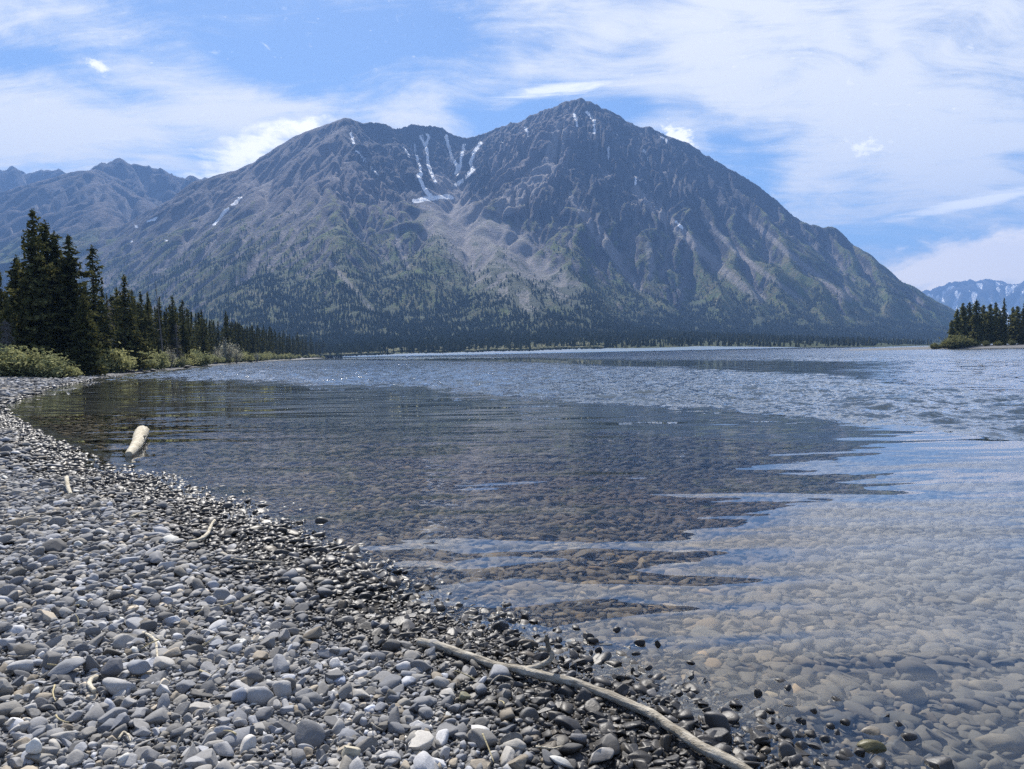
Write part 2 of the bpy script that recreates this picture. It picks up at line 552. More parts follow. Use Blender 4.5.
    cosv = nt.math('ABSOLUTE', nt.vmath('DOT_PRODUCT', nt.n('ShaderNodeNewGeometry').outputs['Incoming'], nrm))
    fre_ = nt.math('MULTIPLY_ADD', nt.math('POWER', nt.math('SUBTRACT', 1.0, cosv, clamp=True), 4.2), 0.955, 0.045)
    mx = nt.n('ShaderNodeMixShader'); nt.set(mx, 0, fre_); nt.set(mx, 1, tr.outputs[0]); nt.set(mx, 2, gl.outputs[0])
    o_ = nt.n('ShaderNodeOutputMaterial'); nt.set(o_, 'Surface', mx.outputs[0])
    me = np_mesh('lake', v, f, m, True, {'ruffle': ruf, 'far_ruffle': farr})
    o = link('lake', me); tag(o, 'clear lake water, calm near the beach and ruffled further out', 'lake', kind='structure')


build_ground()
build_lake()
# ------------------------------------------------------------------ mountains
def erode(H, cell, n=25000, batches=6, steps=70, seed=3, k_er=0.25, mask=None):
    rng = np.random.default_rng(seed)
    ny, nx = H.shape
    Hc = (H / cell).ravel().copy()
    flow = np.zeros(nx * ny)
    for b in range(batches):
        px = rng.uniform(1, nx - 3, n); py = rng.uniform(1, ny - 3, n)
        dx = np.zeros(n); dy = np.zeros(n)
        sp = np.ones(n); wa = np.ones(n); se = np.zeros(n)
        alive = np.ones(n, bool)
        for s in range(steps):
            ix = px.astype(int); iy = py.astype(int)
            u = px - ix; v = py - iy
            i0 = iy * nx + ix
            a = Hc[i0]; bb = Hc[i0 + 1]; c = Hc[i0 + nx]; d = Hc[i0 + nx + 1]
            gx = (bb - a) * (1 - v) + (d - c) * v
            gy = (c - a) * (1 - u) + (d - bb) * u
            h0 = a * (1 - u) * (1 - v) + bb * u * (1 - v) + c * (1 - u) * v + d * u * v
            dx = dx * 0.15 - gx * 0.85; dy = dy * 0.15 - gy * 0.85
            L = np.hypot(dx, dy) + 1e-9
            dx /= L; dy /= L
            qx = np.clip(px + dx, 1, nx - 3); qy = np.clip(py + dy, 1, ny - 3)
            jx = qx.astype(int); jy = qy.astype(int)
            uu = qx - jx; vv = qy - jy
            j0 = jy * nx + jx
            h1 = Hc[j0] * (1 - uu) * (1 - vv) + Hc[j0 + 1] * uu * (1 - vv) + Hc[j0 + nx] * (1 - uu) * vv + Hc[j0 + nx + 1] * uu * vv
            dh = h1 - h0
            cap = np.maximum(-dh, 0.01) * sp * wa * 3.0
            dep = np.where(dh > 0, np.minimum(dh, se), np.where(se > cap, (se - cap) * 0.25, -np.minimum((cap - se) * k_er * 0.15, np.maximum(-dh, 0) * 0.2)))
            dep = np.where(alive, dep, 0)
            se = se - dep
            acc = np.bincount(np.concatenate([i0, i0 + 1, i0 + nx, i0 + nx + 1]),
                              np.concatenate([dep * (1 - u) * (1 - v), dep * u * (1 - v), dep * (1 - u) * v, dep * u * v]), minlength=nx * ny)
            Hc += np.clip(acc, -0.10, 0.08)
            flow += np.bincount(i0[alive], minlength=nx * ny)
            sp = np.sqrt(np.clip(sp * sp - dh * 2.0, 0.05, 12)); wa *= 0.985
            alive &= (h0 * cell > 8.0) & (qx > 2) & (qx < nx - 4) & (qy > 2) & (qy < ny - 4)
            px, py = qx, qy
    return Hc.reshape(ny, nx) * cell, flow.reshape(ny, nx)


def ridge_field(x, y, ridges, wfac=1.9, wadd=150, power=1.5, gam=0.0, lam=140.0, seed=0, blend=40.0, gfield=1.0):
    """height as the smooth maximum of ridges; each ridge is a list of (px, py, Y) or ready xyz points"""
    out = np.full(x.shape, -50.0)
    for ri, rd in enumerate(ridges):
        opt = rd.get('opt', {})
        P = np.array([at(*p) for p in rd['px']])
        wf = opt.get('wfac', wfac); wa = opt.get('wadd', wadd); pw = opt.get('power', power)
        best = np.full(x.shape, 1e18); hh = np.zeros(x.shape); tt = np.zeros(x.shape)
        acc = 0.0
        for k in range(len(P) - 1):
            ax, ay, az = P[k]; bx, by, bz = P[k + 1]
            dx, dy = bx - ax, by - ay
            L2 = dx * dx + dy * dy
            t = np.clip(((x - ax) * dx + (y - ay) * dy) / L2, 0, 1)
            d2 = (x - ax - t * dx) ** 2 + (y - ay - t * dy) ** 2
            m = d2 < best
            best = np.where(m, d2, best); hh = np.where(m, az + t * (bz - az), hh); tt = np.where(m, acc + t * math.sqrt(L2), tt)
            acc += math.sqrt(L2)
        d = np.sqrt(best)
        W = wf * np.maximum(hh, 5) + wa
        g = opt.get('gul', gam)
        dd = d
        if g:
            wt = tt + fbm(x / 400, y / 400, 3, seed + 5 + ri) * 160
            gu = ridged(wt / lam, d / (lam * 5.0) + 3.7 * ri, 3, seed + ri * 7) * 0.65 + ridged(wt / (lam * .31), d / (lam * 2.0), 3, seed + 50 + ri) * 0.35
            dd = np.maximum(d - gu * g * gfield * sstep(30, 420, d) * np.clip(hh / 700, 0.15, 1.2), 0)
        u = np.clip(dd / W, 0, 1)
        cr = opt.get('round', 0.0)
        if cr:
            u = np.sqrt(u * u + (cr / W) ** 2) - cr / W
        z = hh * (1 - np.clip(u, 0, 1)) ** pw - 0.06 * np.maximum(dd - W, 0)
        k_ = blend
        dlt = np.clip(0.5 + 0.5 * (z - out) / k_, 0, 1)
        out = out * (1 - dlt) + z * dlt + k_ * dlt * (1 - dlt) * (0.0 if ri == 0 else 1.0)
    return out


def seg_mask(pp, lines, soft=1.0):
    """1 near the given photo-pixel polylines drawn on the slope; lines: list of (width, [(px,py)..])"""
    best = np.zeros(len(pp))
    for w, P in lines:
        P = np.array(P, float)
        if len(P) == 1: P = np.array([P[0], P[0] + (1.5, 0.5)])
        lo = P.min(0) - w * 3 - 3; hi = P.max(0) + w * 3 + 3
        s = np.where((pp[:, 0] > lo[0]) & (pp[:, 0] < hi[0]) & (pp[:, 1] > lo[1]) & (pp[:, 1] < hi[1]))[0]
        if not len(s): continue
        d = polyline_dist(pp[s, 0], pp[s, 1], P)
        best[s] = np.maximum(best[s], 1 - sstep(0.35, 1.0 + soft * .4, d / (w * (0.82 if w < 3.1 and soft == 1.0 else 1.0))))
    return best


def main_mountain():
    cell = 6.5
    xs = np.arange(-3300, 2700, cell); ys = np.arange(1000, 4900, cell)
    X, Y = np.meshgrid(xs, ys)
    wx = X + fbm(X / 300, Y / 300, 4, 91) * 70; wy = Y + fbm(X / 300 + 40, Y / 300, 4, 92) * 70
    sky_line = [(-90, 300, 3000), (0, 268, 3300), (60, 247, 3500), (110, 231, 3650), (160, 211, 3800), (205, 185, 3950), (250, 161, 4050), (290, 139, 4100), (322, 123, 4100), (345, 117.5, 4100),
                (376, 121, 4150), (400, 126, 4250), (415, 124.5, 4300), (430, 124, 4350), (447, 130, 4400), (470, 137.5, 4450), (482, 133, 4450),
                (512, 121, 4400), (545, 109, 4320), (570, 99.5, 4250), (585, 97.5, 4200), (600, 103, 4180), (630, 121, 4150), (660, 129, 4120), (690, 142, 4080), (712, 157, 4050),
                (735, 171, 4000), (765, 190, 3950), (785, 206, 3920), (805, 220, 3880), (822, 226, 3850), (838, 225, 3830), (850, 233, 3810), (865, 251, 3780), (890, 271, 3720), (920, 294, 3650),
                (952, 309, 3580), (1004, 341, 3450), (1060, 342, 3350)]
    ridges = [
        dict(px=sky_line[:10], opt=dict(wfac=1.75, wadd=160, power=1.35, gul=110)),
        dict(px=sky_line[9:18], opt=dict(wfac=0.95, wadd=150, power=1.25, gul=120)),
        dict(px=sky_line[17:], opt=dict(wfac=1.65, wadd=160, power=1.45, gul=120)),
        # the broad shoulder left of the cirque
        dict(px=[(345, 118, 4100), (362, 150, 3800), (388, 180, 3500), (415, 200, 3250), (436, 216, 3000), (440, 238, 2700), (415, 275, 2250)], opt=dict(wfac=1.75, wadd=160, power=1.3, gul=95, round=60)),
        dict(px=[(250, 162, 4050), (255, 190, 3500), (262, 225, 2950), (268, 268, 2400), (270, 310, 1850)], opt=dict(wfac=1.9, wadd=200, power=1.35, gul=80, round=80)),
        dict(px=[(345, 118, 4100), (330, 165, 3500), (330, 215, 2850), (345, 262, 2350), (350, 305, 1850)], opt=dict(wfac=1.9, wadd=150, power=1.35, gul=90, round=60)),
        # spur from the summit that closes the cirque on the right
        dict(px=[(584, 98, 4200), (570, 126, 3950), (561, 152, 3700), (548, 180, 3380), (543, 208, 3060), (560, 245, 2700), (585, 285, 2280), (600, 320, 1800)], opt=dict(wfac=1.55, wadd=120, power=1.45, gul=110)),
        dict(px=[(548, 180, 3380), (515, 192, 3300), (478, 208, 3180), (458, 215, 3150)], opt=dict(wfac=1.4, wadd=60, power=1.4, gul=60)),
        # parallel ribs of the right face
    ]
    sk = np.array([(p[0], p[1], p[2]) for p in sky_line], float)
    rr_ = np.random.default_rng(3)
    for s0, run, wf in ((612, 60, 1.2), (640, 92, 1.35), (668, 105, 1.15), (694, 112, 1.35), (722, 118, 1.15), (748, 112, 1.2), (772, 104, 1.35), (798, 96, 1.15), (824, 92, 1.25), (852, 84, 1.2), (882, 72, 1.2)):
        y0 = np.interp(s0, sk[:, 0], sk[:, 1]); Y0 = np.interp(s0, sk[:, 0], sk[:, 2])
        P_ = []
        for q in np.linspace(0.03, 1, 7):
            P_.append((s0 + run * q ** 0.85 + rr_.normal(0, 5) * (q > .05), y0 + 3 + rr_.normal(0, 5) * (q > .05) + (330 - y0) * q ** 0.95, Y0 + (2250 - Y0 + (s0 - 640) * 2.2) * q ** 0.9))
        ridges.append(dict(px=P_, opt=dict(wfac=wf * rr_.uniform(.9, 1.1), wadd=70, power=rr_.uniform(1.25, 1.55), gul=rr_.uniform(40, 110))))
    ridges += [
        # rock glacier tongue
        dict(px=[(425, 206, 3500), (452, 214, 3250), (475, 226, 2950), (498, 252, 2560), (515, 282, 2150), (535, 312, 1800)], opt=dict(wfac=0.7, wadd=150, power=0.9, gul=25, round=150)),
    ]
    gf = 0.30 + 0.70 * sstep(-900, -250, X) + 0.55 * sstep(3350, 3600, Y) * sstep(-1100, -900, X) * (1 - sstep(-900, -250, X))
    H = ridge_field(wx, wy, ridges, seed=20, blend=30, gfield=gf)
    rough = np.clip(H / 500, 0.12, 1.0)
    H = H + fbm(X / 110, Y / 110, 6, 77, 0.55) * 20 * rough + ridged(X / 60, Y / 150, 4, 78) * 6 * rough
    H, flow = erode(H, cell, 60000, 12, 90, 5, 0.34)
    H = H + (fbm(X / 26, Y / 26, 3, 79) * 4.0 + ridged(X / 34, Y / 60, 3, 83) * 5.0 * sstep(450, 800, H)) * rough
    H = H - 12.0
    gy, gx = np.gradient(H, cell)
    slope = np.hypot(gx, gy)
    sm = H.copy()
    fan = seg_mask(proj(np.stack([X, Y, H], -1).reshape(-1, 3)), [(30, [(440, 205), (470, 232), (500, 262), (540, 285), (570, 300)])], 1.6).reshape(H.shape)
    for _ in range(14):
        q_ = np.pad(sm, 1, 'edge'); sm = (q_[2:, 1:-1] + q_[:-2, 1:-1] + q_[1:-1, 2:] + q_[1:-1, :-2] + sm) / 5
    mx_ = np.clip((1 - sstep(420, 760, H + fbm(X / 220, Y / 220, 4, 31) * 120)) * .7 + .8 * (1 - sstep(-950, -520, X)) + .85 * fan, 0, .93)
    H = H * (1 - mx_) + sm * mx_
    # hollows and crests, for what grows where
    def box(a, r):
        k = 2 * r + 1
        c = np.cumsum(np.pad(a, ((r + 1, r), (0, 0)), 'edge'), 0); a = (c[k:] - c[:-k]) / k
        c = np.cumsum(np.pad(a, ((0, 0), (r + 1, r)), 'edge'), 1); return (c[:, k:] - c[:, :-k]) / k
    curv = H - box(H, 9)
    fl = np.clip(np.log1p(box(flow, 1) * 1.0) / 5.5, 0, 1)
    V = np.stack([X, Y, H], -1).reshape(-1, 3)
    pp = proj(V)
    ppn = pp + np.stack([fbm(X / 45, Y / 45, 4, 301).ravel() * 2.2, fbm(X / 45, Y / 45, 4, 302).ravel() * 2.2], -1)
    snow = seg_mask(ppn, [
        (1.6, [(351, 133), (354, 143)]), (1.0, [(356, 150), (367, 163), (379, 175)]), (1.4, [(404, 147), (409, 156)]), (1.8, [(414, 145), (416, 156), (420, 164), (421, 175)]),
        (2.6, [(418, 175), (423, 187), (432, 197)]), (3.0, [(414, 201), (432, 198), (451, 197)]), (2.0, [(421, 136), (427, 150), (428, 164), (435, 182)]),
        (1.8, [(427, 134), (429, 138), (426, 145)]), (2.4, [(446, 136), (448, 145), (453, 159), (458, 168), (457, 174)]), (2.0, [(464, 145), (462, 154), (460, 168)]),
        (2.6, [(481, 143), (474, 152), (470, 163), (473, 170), (463, 180), (456, 185)]), (1.8, [(525, 127), (528, 135)]), (1.3, [(502, 142)]),
        (1.4, [(574, 113), (577, 126)]), (1.8, [(587, 112), (594, 120), (595, 133)]), (1.4, [(608, 147), (609, 156)]), (1.6, [(636, 178), (636, 185)]),
        (1.3, [(643, 150), (648, 158)]), (2.0, [(241, 198), (232, 205)]), (2.0, [(228, 208), (214, 224)]), (1.6, [(676, 222), (683, 229)]), (1.4, [(470, 134.5), (477, 134)]),
        (1.6, [(116, 214)]), (1.8, [(136, 226)]), (1.6, [(148, 222), (156, 218)]), (1.2, [(131, 241)]), (1.2, [(165, 240)]), (1.2, [(616, 133)]), (1.2, [(660, 137), (668, 141)])])
    scree = seg_mask(pp, [
        (16, [(436, 205), (448, 214)]), (30, [(448, 215), (475, 240), (500, 262)]), (17, [(500, 255), (540, 275), (566, 290)]), (14, [(490, 232), (520, 245)]), (14, [(500, 280), (530, 305)]),
        (5, [(636, 190), (662, 215), (690, 240), (720, 268), (760, 300)]), (4, [(648, 245), (652, 268), (650, 280)]), (3, [(570, 195), (600, 240), (640, 290)]), (3, [(745, 215), (790, 255), (850, 300)]),
        (8, [(440, 180), (448, 192), (462, 196)]), (3, [(700, 215), (740, 255), (800, 300)]), (3, [(590, 215), (620, 260)]), (2.2, [(395, 225), (400, 250), (408, 268)]),
        (10, [(545, 170), (525, 190), (505, 205)]), (8, [(560, 130), (552, 160)]), (2.5, [(328, 262), (350, 285), (372, 310)])], 1.6)
    Hn = H + fbm(X / 220, Y / 220, 4, 31) * 130
    left = sstep(-300, -1000, X) * 90
    veg = 1 - sstep(480, 860, Hn + left * 0 - curv * 3.0 + (slope - .6) * 260)
    forest = (1 - sstep(170, 440, Hn - left + fbm(X / 90, Y / 90, 4, 36) * 260 - curv * 5)) * (1 - sstep(0.95, 1.3, slope))
    shade_mask = seg_mask(ppn, [(26, [(362, 135), (385, 160), (415, 190)]), (24, [(400, 140), (430, 160), (445, 180)]), (20, [(455, 150), (470, 175)]),
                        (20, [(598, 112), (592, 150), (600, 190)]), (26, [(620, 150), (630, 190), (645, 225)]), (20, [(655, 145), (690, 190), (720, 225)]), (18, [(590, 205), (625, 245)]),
                        (14, [(720, 175), (770, 215), (830, 250), (880, 285)]), (12, [(395, 262), (430, 255)]), (12, [(372, 262), (392, 285)])], 1.4).reshape(H.shape)  # shade on the cirque wall and right faces, painted into the rock
    lit_mask = seg_mask(ppn, [(34, [(335, 140), (300, 165), (260, 190)]), (20, [(345, 175), (390, 205)]), (9, [(578, 112), (563, 150), (545, 180), (520, 200)]), (16, [(540, 130), (520, 150), (500, 170)])], 1.6).reshape(H.shape)  # sunlit left slope and spur crest, painted lighter
    shaded_face = np.clip(sstep(0.72, 1.05, slope + curv * .012) * .75 + shade_mask * 0.75 - lit_mask * .6, 0, 1.2)  # real steepness plus painted shade, less painted sunlight
    A = dict(snow=snow, scree=scree, veg=veg.ravel(), forest=forest.ravel(), steep_shade=shaded_face.ravel(), flow=fl.ravel(), curv=np.clip(curv / 30 + .5, 0, 1).ravel())
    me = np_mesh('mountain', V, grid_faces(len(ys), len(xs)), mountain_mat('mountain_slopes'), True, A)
    o = link('mountain', me); tag(o, 'great twin topped grey mountain with snow streaked cirque beyond the lake', 'mountain', kind='structure')
    return dict(X=xs, Y=ys, H=H, forest=forest, scree=scree.reshape(H.shape), veg=veg, slope=slope)


def mountain_mat(name, rock=(0.122, 0.112, 0.121), rock2=(0.052, 0.053, 0.064), tund=(0.150, 0.136, 0.076), shrub=(0.090, 0.122, 0.036), wood=(0.030, 0.040, 0.026), autosnow=0.0, dscale=1.0):
    m, nt = new_mat(name)
    p = nt.pos()
    n1 = nt.noise(p, 0.012 / dscale, 6, 0.62); n2 = nt.noise(p, 0.06 / dscale, 5, 0.6); n3 = nt.noise(nt.mapping(p, (1, 1, 1.6)), 0.16 / dscale, 3, 0.6)
    veg = nt.attr('veg'); fo = nt.attr('forest'); sc = nt.attr('scree'); sn = nt.attr('snow'); st = nt.attr('steep_shade'); cv = nt.attr('curv')
    strata = nt.noise(nt.mapping(p, (0.1, 0.1, 1.0), (0, 0, 0), (rad(8), rad(14), 0)), 0.05 / dscale, 4, 0.6)
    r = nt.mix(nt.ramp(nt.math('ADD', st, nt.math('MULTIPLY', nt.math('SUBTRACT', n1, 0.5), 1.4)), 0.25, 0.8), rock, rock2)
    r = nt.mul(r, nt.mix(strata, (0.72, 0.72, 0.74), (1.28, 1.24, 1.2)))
    fl = nt.attr('flow')
    r = nt.mix(nt.math('MULTIPLY', nt.ramp(nt.math('ADD', fl, nt.math('MULTIPLY', nt.math('SUBTRACT', n1, 0.5), 0.5)), 0.50, 0.80), 0.75), r, (0.205, 0.190, 0.188))
    r = nt.mix(nt.ramp(nt.math('ADD', sc, nt.math('MULTIPLY', nt.math('SUBTRACT', n2, 0.5), 0.7)), 0.25, 0.75), r, (0.235, 0.218, 0.216))
    v = nt.mix(nt.ramp(nt.math('ADD', n1, nt.math('MULTIPLY', nt.math('SUBTRACT', n2, 0.5), 0.9)), 0.38, 0.64), shrub, tund)
    v = nt.mix(nt.ramp(n3, 0.45, 0.62), v, nt.mul(v, (0.55, 0.62, 0.6)))
    v = nt.mix(nt.math('MULTIPLY', nt.ramp(fl, 0.45, 0.8), 0.5), v, (0.060, 0.075, 0.038))
    vf = nt.ramp(nt.math('ADD', veg, nt.math('MULTIPLY', nt.math('SUBTRACT', nt.math('ADD', n1, nt.math('MULTIPLY', n2, 0.6)), 0.8), 1.3)), 0.30, 0.75)
    vf = nt.math('MULTIPLY', vf, nt.math('SUBTRACT', 1.0, nt.math('MULTIPLY', sc, 0.75)))
    c = nt.mix(vf, r, v)
    ff = nt.ramp(nt.math('ADD', fo, nt.math('MULTIPLY', nt.math('SUBTRACT', n2, 0.5), 1.0)), 0.35, 0.8)
    c = nt.mix(nt.math('MULTIPLY', ff, 0.8), c, nt.mix(n3, wood, nt.mul(wood, (2.2, 2.1, 1.7))))
    sfac = nt.ramp(nt.math('ADD', sn, nt.math('MULTIPLY', nt.math('SUBTRACT', n2, 0.5), 0.8)), 0.42, 0.62)
    if autosnow:
        a = nt.noise(nt.mapping(p, (1, 0.4, 0.55), (0, 0, 0), (0, rad(25), 0)), 0.0075, 6, 0.62)
        sepz = nt.n('ShaderNodeSeparateXYZ'); nt.set(sepz, 0, p)
        sfac = nt.math('MAXIMUM', sfac, nt.ramp(nt.math('ADD', a, nt.math('MULTIPLY', nt.math('SUBTRACT', 0.5, cv), autosnow)), 0.52, 0.56))
    c = nt.mix(sfac, c, (0.93, 0.94, 0.95))
    n4 = nt.noise(p, 0.34 / dscale, 4, 0.7)
    c = nt.mul(c, nt.mix(nt.ramp(n4, 0.3, 0.7), (0.84, 0.84, 0.85), (1.15, 1.15, 1.14)))
    h = nt.math('ADD', nt.math('MULTIPLY', n2, 12.0 * dscale), nt.math('ADD', nt.math('MULTIPLY', n3, 8.0 * dscale), nt.math('MULTIPLY', n4, 3.5 * dscale)))
    nrm = nt.bump(h, 0.9, 1.0)
    principled(nt, c, 0.92, nrm, 0.1)
    return m


def side_range(name, label, xs, ys, ridges, mat, seed, noise=40, ero=(14000, 5), blend=40, snowlines=None, vegtop=700, off=0.0, dark=0.0):
    X, Y = np.meshgrid(xs, ys)
    cell = xs[1] - xs[0]
    wx = X + fbm(X / 500, Y / 500, 4, seed) * 90; wy = Y + fbm(X / 500 + 9, Y / 500, 4, seed + 1) * 90
    H = ridge_field(wx, wy, ridges, seed=seed + 2, blend=blend, lam=260)
    rough = np.clip(H / 600, 0.15, 1.0)
    H = H + fbm(X / 240, Y / 240, 6, seed + 3, .55) * noise * rough
    H, flow = erode(H, cell, ero[0], ero[1], 70, seed, 0.3)
    gy, gx = np.gradient(H, cell); slope = np.hypot(gx, gy)
    V = np.stack([X, Y, H], -1).reshape(-1, 3)
    pp = proj(V)
    cur = H - (np.roll(H, 4, 0) + np.roll(H, -4, 0) + np.roll(H, 4, 1) + np.roll(H, -4, 1)) / 4
    A = dict(snow=seg_mask(pp, snowlines or []), scree=np.zeros(len(V)), veg=(1 - sstep(vegtop * .6, vegtop * 1.2, H)).ravel(),
             forest=(1 - sstep(150, 350, H)).ravel(), steep_shade=np.clip(sstep(0.55, 0.95, slope) + dark, 0, 1).ravel(), flow=np.clip(np.log1p(flow) / 5.0, 0, 1).ravel(), curv=np.clip(cur / 40 + .5, 0, 1).ravel())
    o = link(name, np_mesh(name, V, grid_faces(len(ys), len(xs)), mat, True, A))
    tag(o, label, 'mountain', kind='structure')


MTN = main_mountain()
side_range('mountain', 'rounded brown mountain behind the left spruces', np.arange(-5440, -1360, 19.2), np.arange(3440, 6560, 19.2), [
    dict(px=[(-120, 250, 4480), (0, 216, 4800), (30, 202, 4960), (60, 186, 5120), (80, 173, 5200), (92, 169, 5240), (106, 174, 5200), (122, 188, 5040), (145, 203, 4800), (175, 218, 4480)], opt=dict(wfac=2.0, wadd=300, power=1.25, gul=130, round=120)),
    dict(px=[(92, 169, 5240), (100, 200, 4560), (120, 225, 4000)], opt=dict(wfac=2.0, wadd=200, power=1.3, gul=90, round=100)),
    dict(px=[(30, 202, 4960), (20, 225, 4400), (10, 250, 3840)], opt=dict(wfac=2.0, wadd=200, power=1.3, gul=90, round=100)),
], mountain_mat('brown_slopes', rock=(0.085, 0.074, 0.074), rock2=(0.05, 0.048, 0.052), tund=(0.085, 0.078, 0.048), dscale=2.0), 140, 30, vegtop=750)
side_range('mountain', 'blue jagged mountain crest left of the great mountain', np.arange(-5760, -1455, 20.6), np.arange(4608, 6973, 20.6), [
    dict(px=[(70, 195, 5579), (86, 172, 5639), (98, 167, 5700), (110, 164, 5700), (120, 160, 5700), (126, 158.5, 5700), (134, 162, 5730), (142, 165, 5730), (150, 166, 5730), (158, 165, 5730), (166, 170, 5761), (174, 169, 5761), (182, 173, 5761), (192, 173, 5761), (200, 178, 5761), (212, 180, 5761), (225, 182, 5761), (260, 190, 5761), (330, 215, 5761)], opt=dict(wfac=1.6, wadd=300, power=1.5, gul=140)),
    dict(px=[(126, 159, 5700), (140, 185, 5276), (165, 205, 4851)], opt=dict(wfac=1.5, wadd=200, power=1.4, gul=120)),
    dict(px=[(166, 170, 5761), (182, 190, 5336)], opt=dict(wfac=1.5, wadd=200, power=1.4, gul=120)),
], mountain_mat('jagged_slopes', rock=(0.05, 0.05, 0.058), dscale=1.8), 170, 130, ero=(14000, 3), dark=.3)
side_range('mountain', 'distant blue mountain at the left edge with thin snow', np.arange(-7630, -3165, 22.6), np.arange(5200, 7347, 22.6), [
    dict(px=[(-120, 190, 6500), (-40, 172, 6500), (-10, 171, 6500), (4, 168, 6500), (14, 167, 6500), (22, 170, 6500), (32, 173, 6500), (42, 172, 6500), (54, 169.5, 6500), (62, 173, 6500), (68, 176, 6500), (76, 174, 6500), (90, 178, 6500), (130, 200, 6500)], opt=dict(wfac=1.6, wadd=300, power=1.5, gul=140)),
    dict(px=[(14, 167, 6500), (20, 190, 6048), (30, 205, 5652)], opt=dict(wfac=1.5, wadd=200, power=1.4, gul=120)),
    dict(px=[(54, 170, 6500), (50, 190, 6048)], opt=dict(wfac=1.5, wadd=200, power=1.4, gul=120)),
], mountain_mat('distant_left_slopes', rock=(0.05, 0.05, 0.058), dscale=1.8), 190, 130, ero=(14000, 3), dark=.3,
    snowlines=[(1.6, [(0, 218), (10, 208), (16, 203)]), (1.0, [(20, 195), (40, 182)]), (1.0, [(30, 200), (52, 185)])])
side_range('mountain', 'far blue mountain with snow patches beyond the islet', np.arange(4543, 9326, 28.7), np.arange(9326, 12195, 28.7), [
    dict(px=[(860, 330, 10283), (905, 303, 10761), (925, 291, 10857), (940, 287, 10904), (955, 283, 10952), (968, 280.5, 11000), (982, 279, 11000), (994, 280, 11000), (1003, 279.5, 11000), (1012, 283, 10952), (1020, 281, 10665), (1035, 277, 10665), (1060, 270, 10761), (1100, 280, 10761), (1200, 320, 10761)], opt=dict(wfac=1.7, wadd=500, power=1.4, gul=200, round=100)),
    dict(px=[(968, 281, 11000), (962, 300, 10283), (950, 322, 9709)], opt=dict(wfac=1.5, wadd=300, power=1.35, gul=200)),
    dict(px=[(1003, 280, 11000), (990, 305, 10283)], opt=dict(wfac=1.5, wadd=300, power=1.35, gul=200)),
    dict(px=[(1035, 277, 10665), (1012, 300, 10139), (1000, 320, 9709)], opt=dict(wfac=1.5, wadd=300, power=1.35, gul=200)),
], mountain_mat('far_snowy_slopes', rock=(0.12, 0.12, 0.13), autosnow=0.35, dscale=2.5), 230, 90, dark=.3)


def build_haze():
    x0, x1, y0, y1, z0, z1 = -14000, 14000, -14000, 14000, -260.0, 1800.0
    me = bpy.data.meshes.new('haze')
    v = [(x, y, z) for x in (x0, x1) for y in (y0, y1) for z in (z0, z1)]
    me.from_pydata(v, [], [(0, 1, 3, 2), (4, 6, 7, 5), (0, 4, 5, 1), (2, 3, 7, 6), (0, 2, 6, 4), (1, 5, 7, 3)])
    m, nt = new_mat('haze_air')
    pv = nt.n('ShaderNodeVolumePrincipled')
    nt.set(pv, 'Color', HAZE_COL); nt.set(pv, 'Density', HAZE_D); nt.set(pv, 'Anisotropy', 0.0)
    o_ = nt.n('ShaderNodeOutputMaterial'); nt.set(o_, 'Volume', pv.outputs[0])
    me.materials.append(m)
    o = link('haze', me); tag(o, 'thin blue summer haze over the lake valley', 'haze', kind='stuff')


HAZE_D = 1.02e-4
HAZE_COL = (0.27, 0.50, 1.0, 1.0)
build_haze()
# ------------------------------------------------------------------ stones
def ico(sub):
    bm = bmesh.new(); bmesh.ops.create_icosphere(bm, subdivisions=sub, radius=1.0)
    v = np.array([x.co[:] for x in bm.verts]); f = np.array([[y.index for y in x.verts] for x in bm.faces]); bm.free()
    return v, f


def stone_shape(sub, seed):
    """a water-worn slab: a ball cut by planes, then rounded a little"""
    rng = np.random.default_rng(seed)
    v, f = ico(sub)
    v = v.copy()
    for k in range(rng.integers(6, 10)):
        n = rng.normal(size=3); n[2] *= 0.6; n /= np.linalg.norm(n)
        off = rng.uniform(0.34, 0.72)
        e = np.maximum(v @ n - off, 0)
        v -= n[None] * (e * rng.uniform(0.94, 1.0))[:, None]
    v *= (1 + 0.04 * perlin(v[:, 0] * 1.7 + seed, v[:, 1] * 1.7 + v[:, 2] * 2.1, seed))[:, None]
    v -= v.mean(0)
    v /= np.abs(v).max(0)
    return v, f


PROTO = {s: [stone_shape(s, 100 + k) for k in range(28)] for s in (1, 2, 3)}


def rot_mats(yaw, tx, ty):
    cz, sz = np.cos(yaw), np.sin(yaw); cx, sx = np.cos(tx), np.sin(tx); cy_, sy = np.cos(ty), np.sin(ty)
    n = len(yaw); Z = np.zeros(n); O = np.ones(n)
    Rz = np.stack([cz, -sz, Z, sz, cz, Z, Z, Z, O], -1).reshape(n, 3, 3)
    Rx = np.stack([O, Z, Z, Z, cx, -sx, Z, sx, cx], -1).reshape(n, 3, 3)
    Ry = np.stack([cy_, Z, sy, Z, O, Z, -sy, Z, cy_], -1).reshape(n, 3, 3)
    return Rx @ Ry @ Rz


def scatter(r0, r1, spacing, half=44, seed=1, land=True, dmin=-0.5, dmax=60, jit=0.5):
    rng = np.random.default_rng(seed)
    R = r1
    xs = np.arange(-R, R, spacing); ys = np.arange(-0.5, R, spacing)
    X, Y = np.meshgrid(xs, ys)
    X = (X + rng.uniform(-jit, jit, X.shape) * spacing).ravel(); Y = (Y + rng.uniform(-jit, jit, Y.shape) * spacing).ravel()
    rr = np.hypot(X, Y); k = (rr > r0) & (rr <= r1) & (np.abs(np.degrees(np.arctan2(X, Y))) < half)
    X, Y = X[k], Y[k]
    d = shore_sd(X, Y)
    k = (d > dmin) & (d < dmax)
    return X[k], Y[k], d[k]


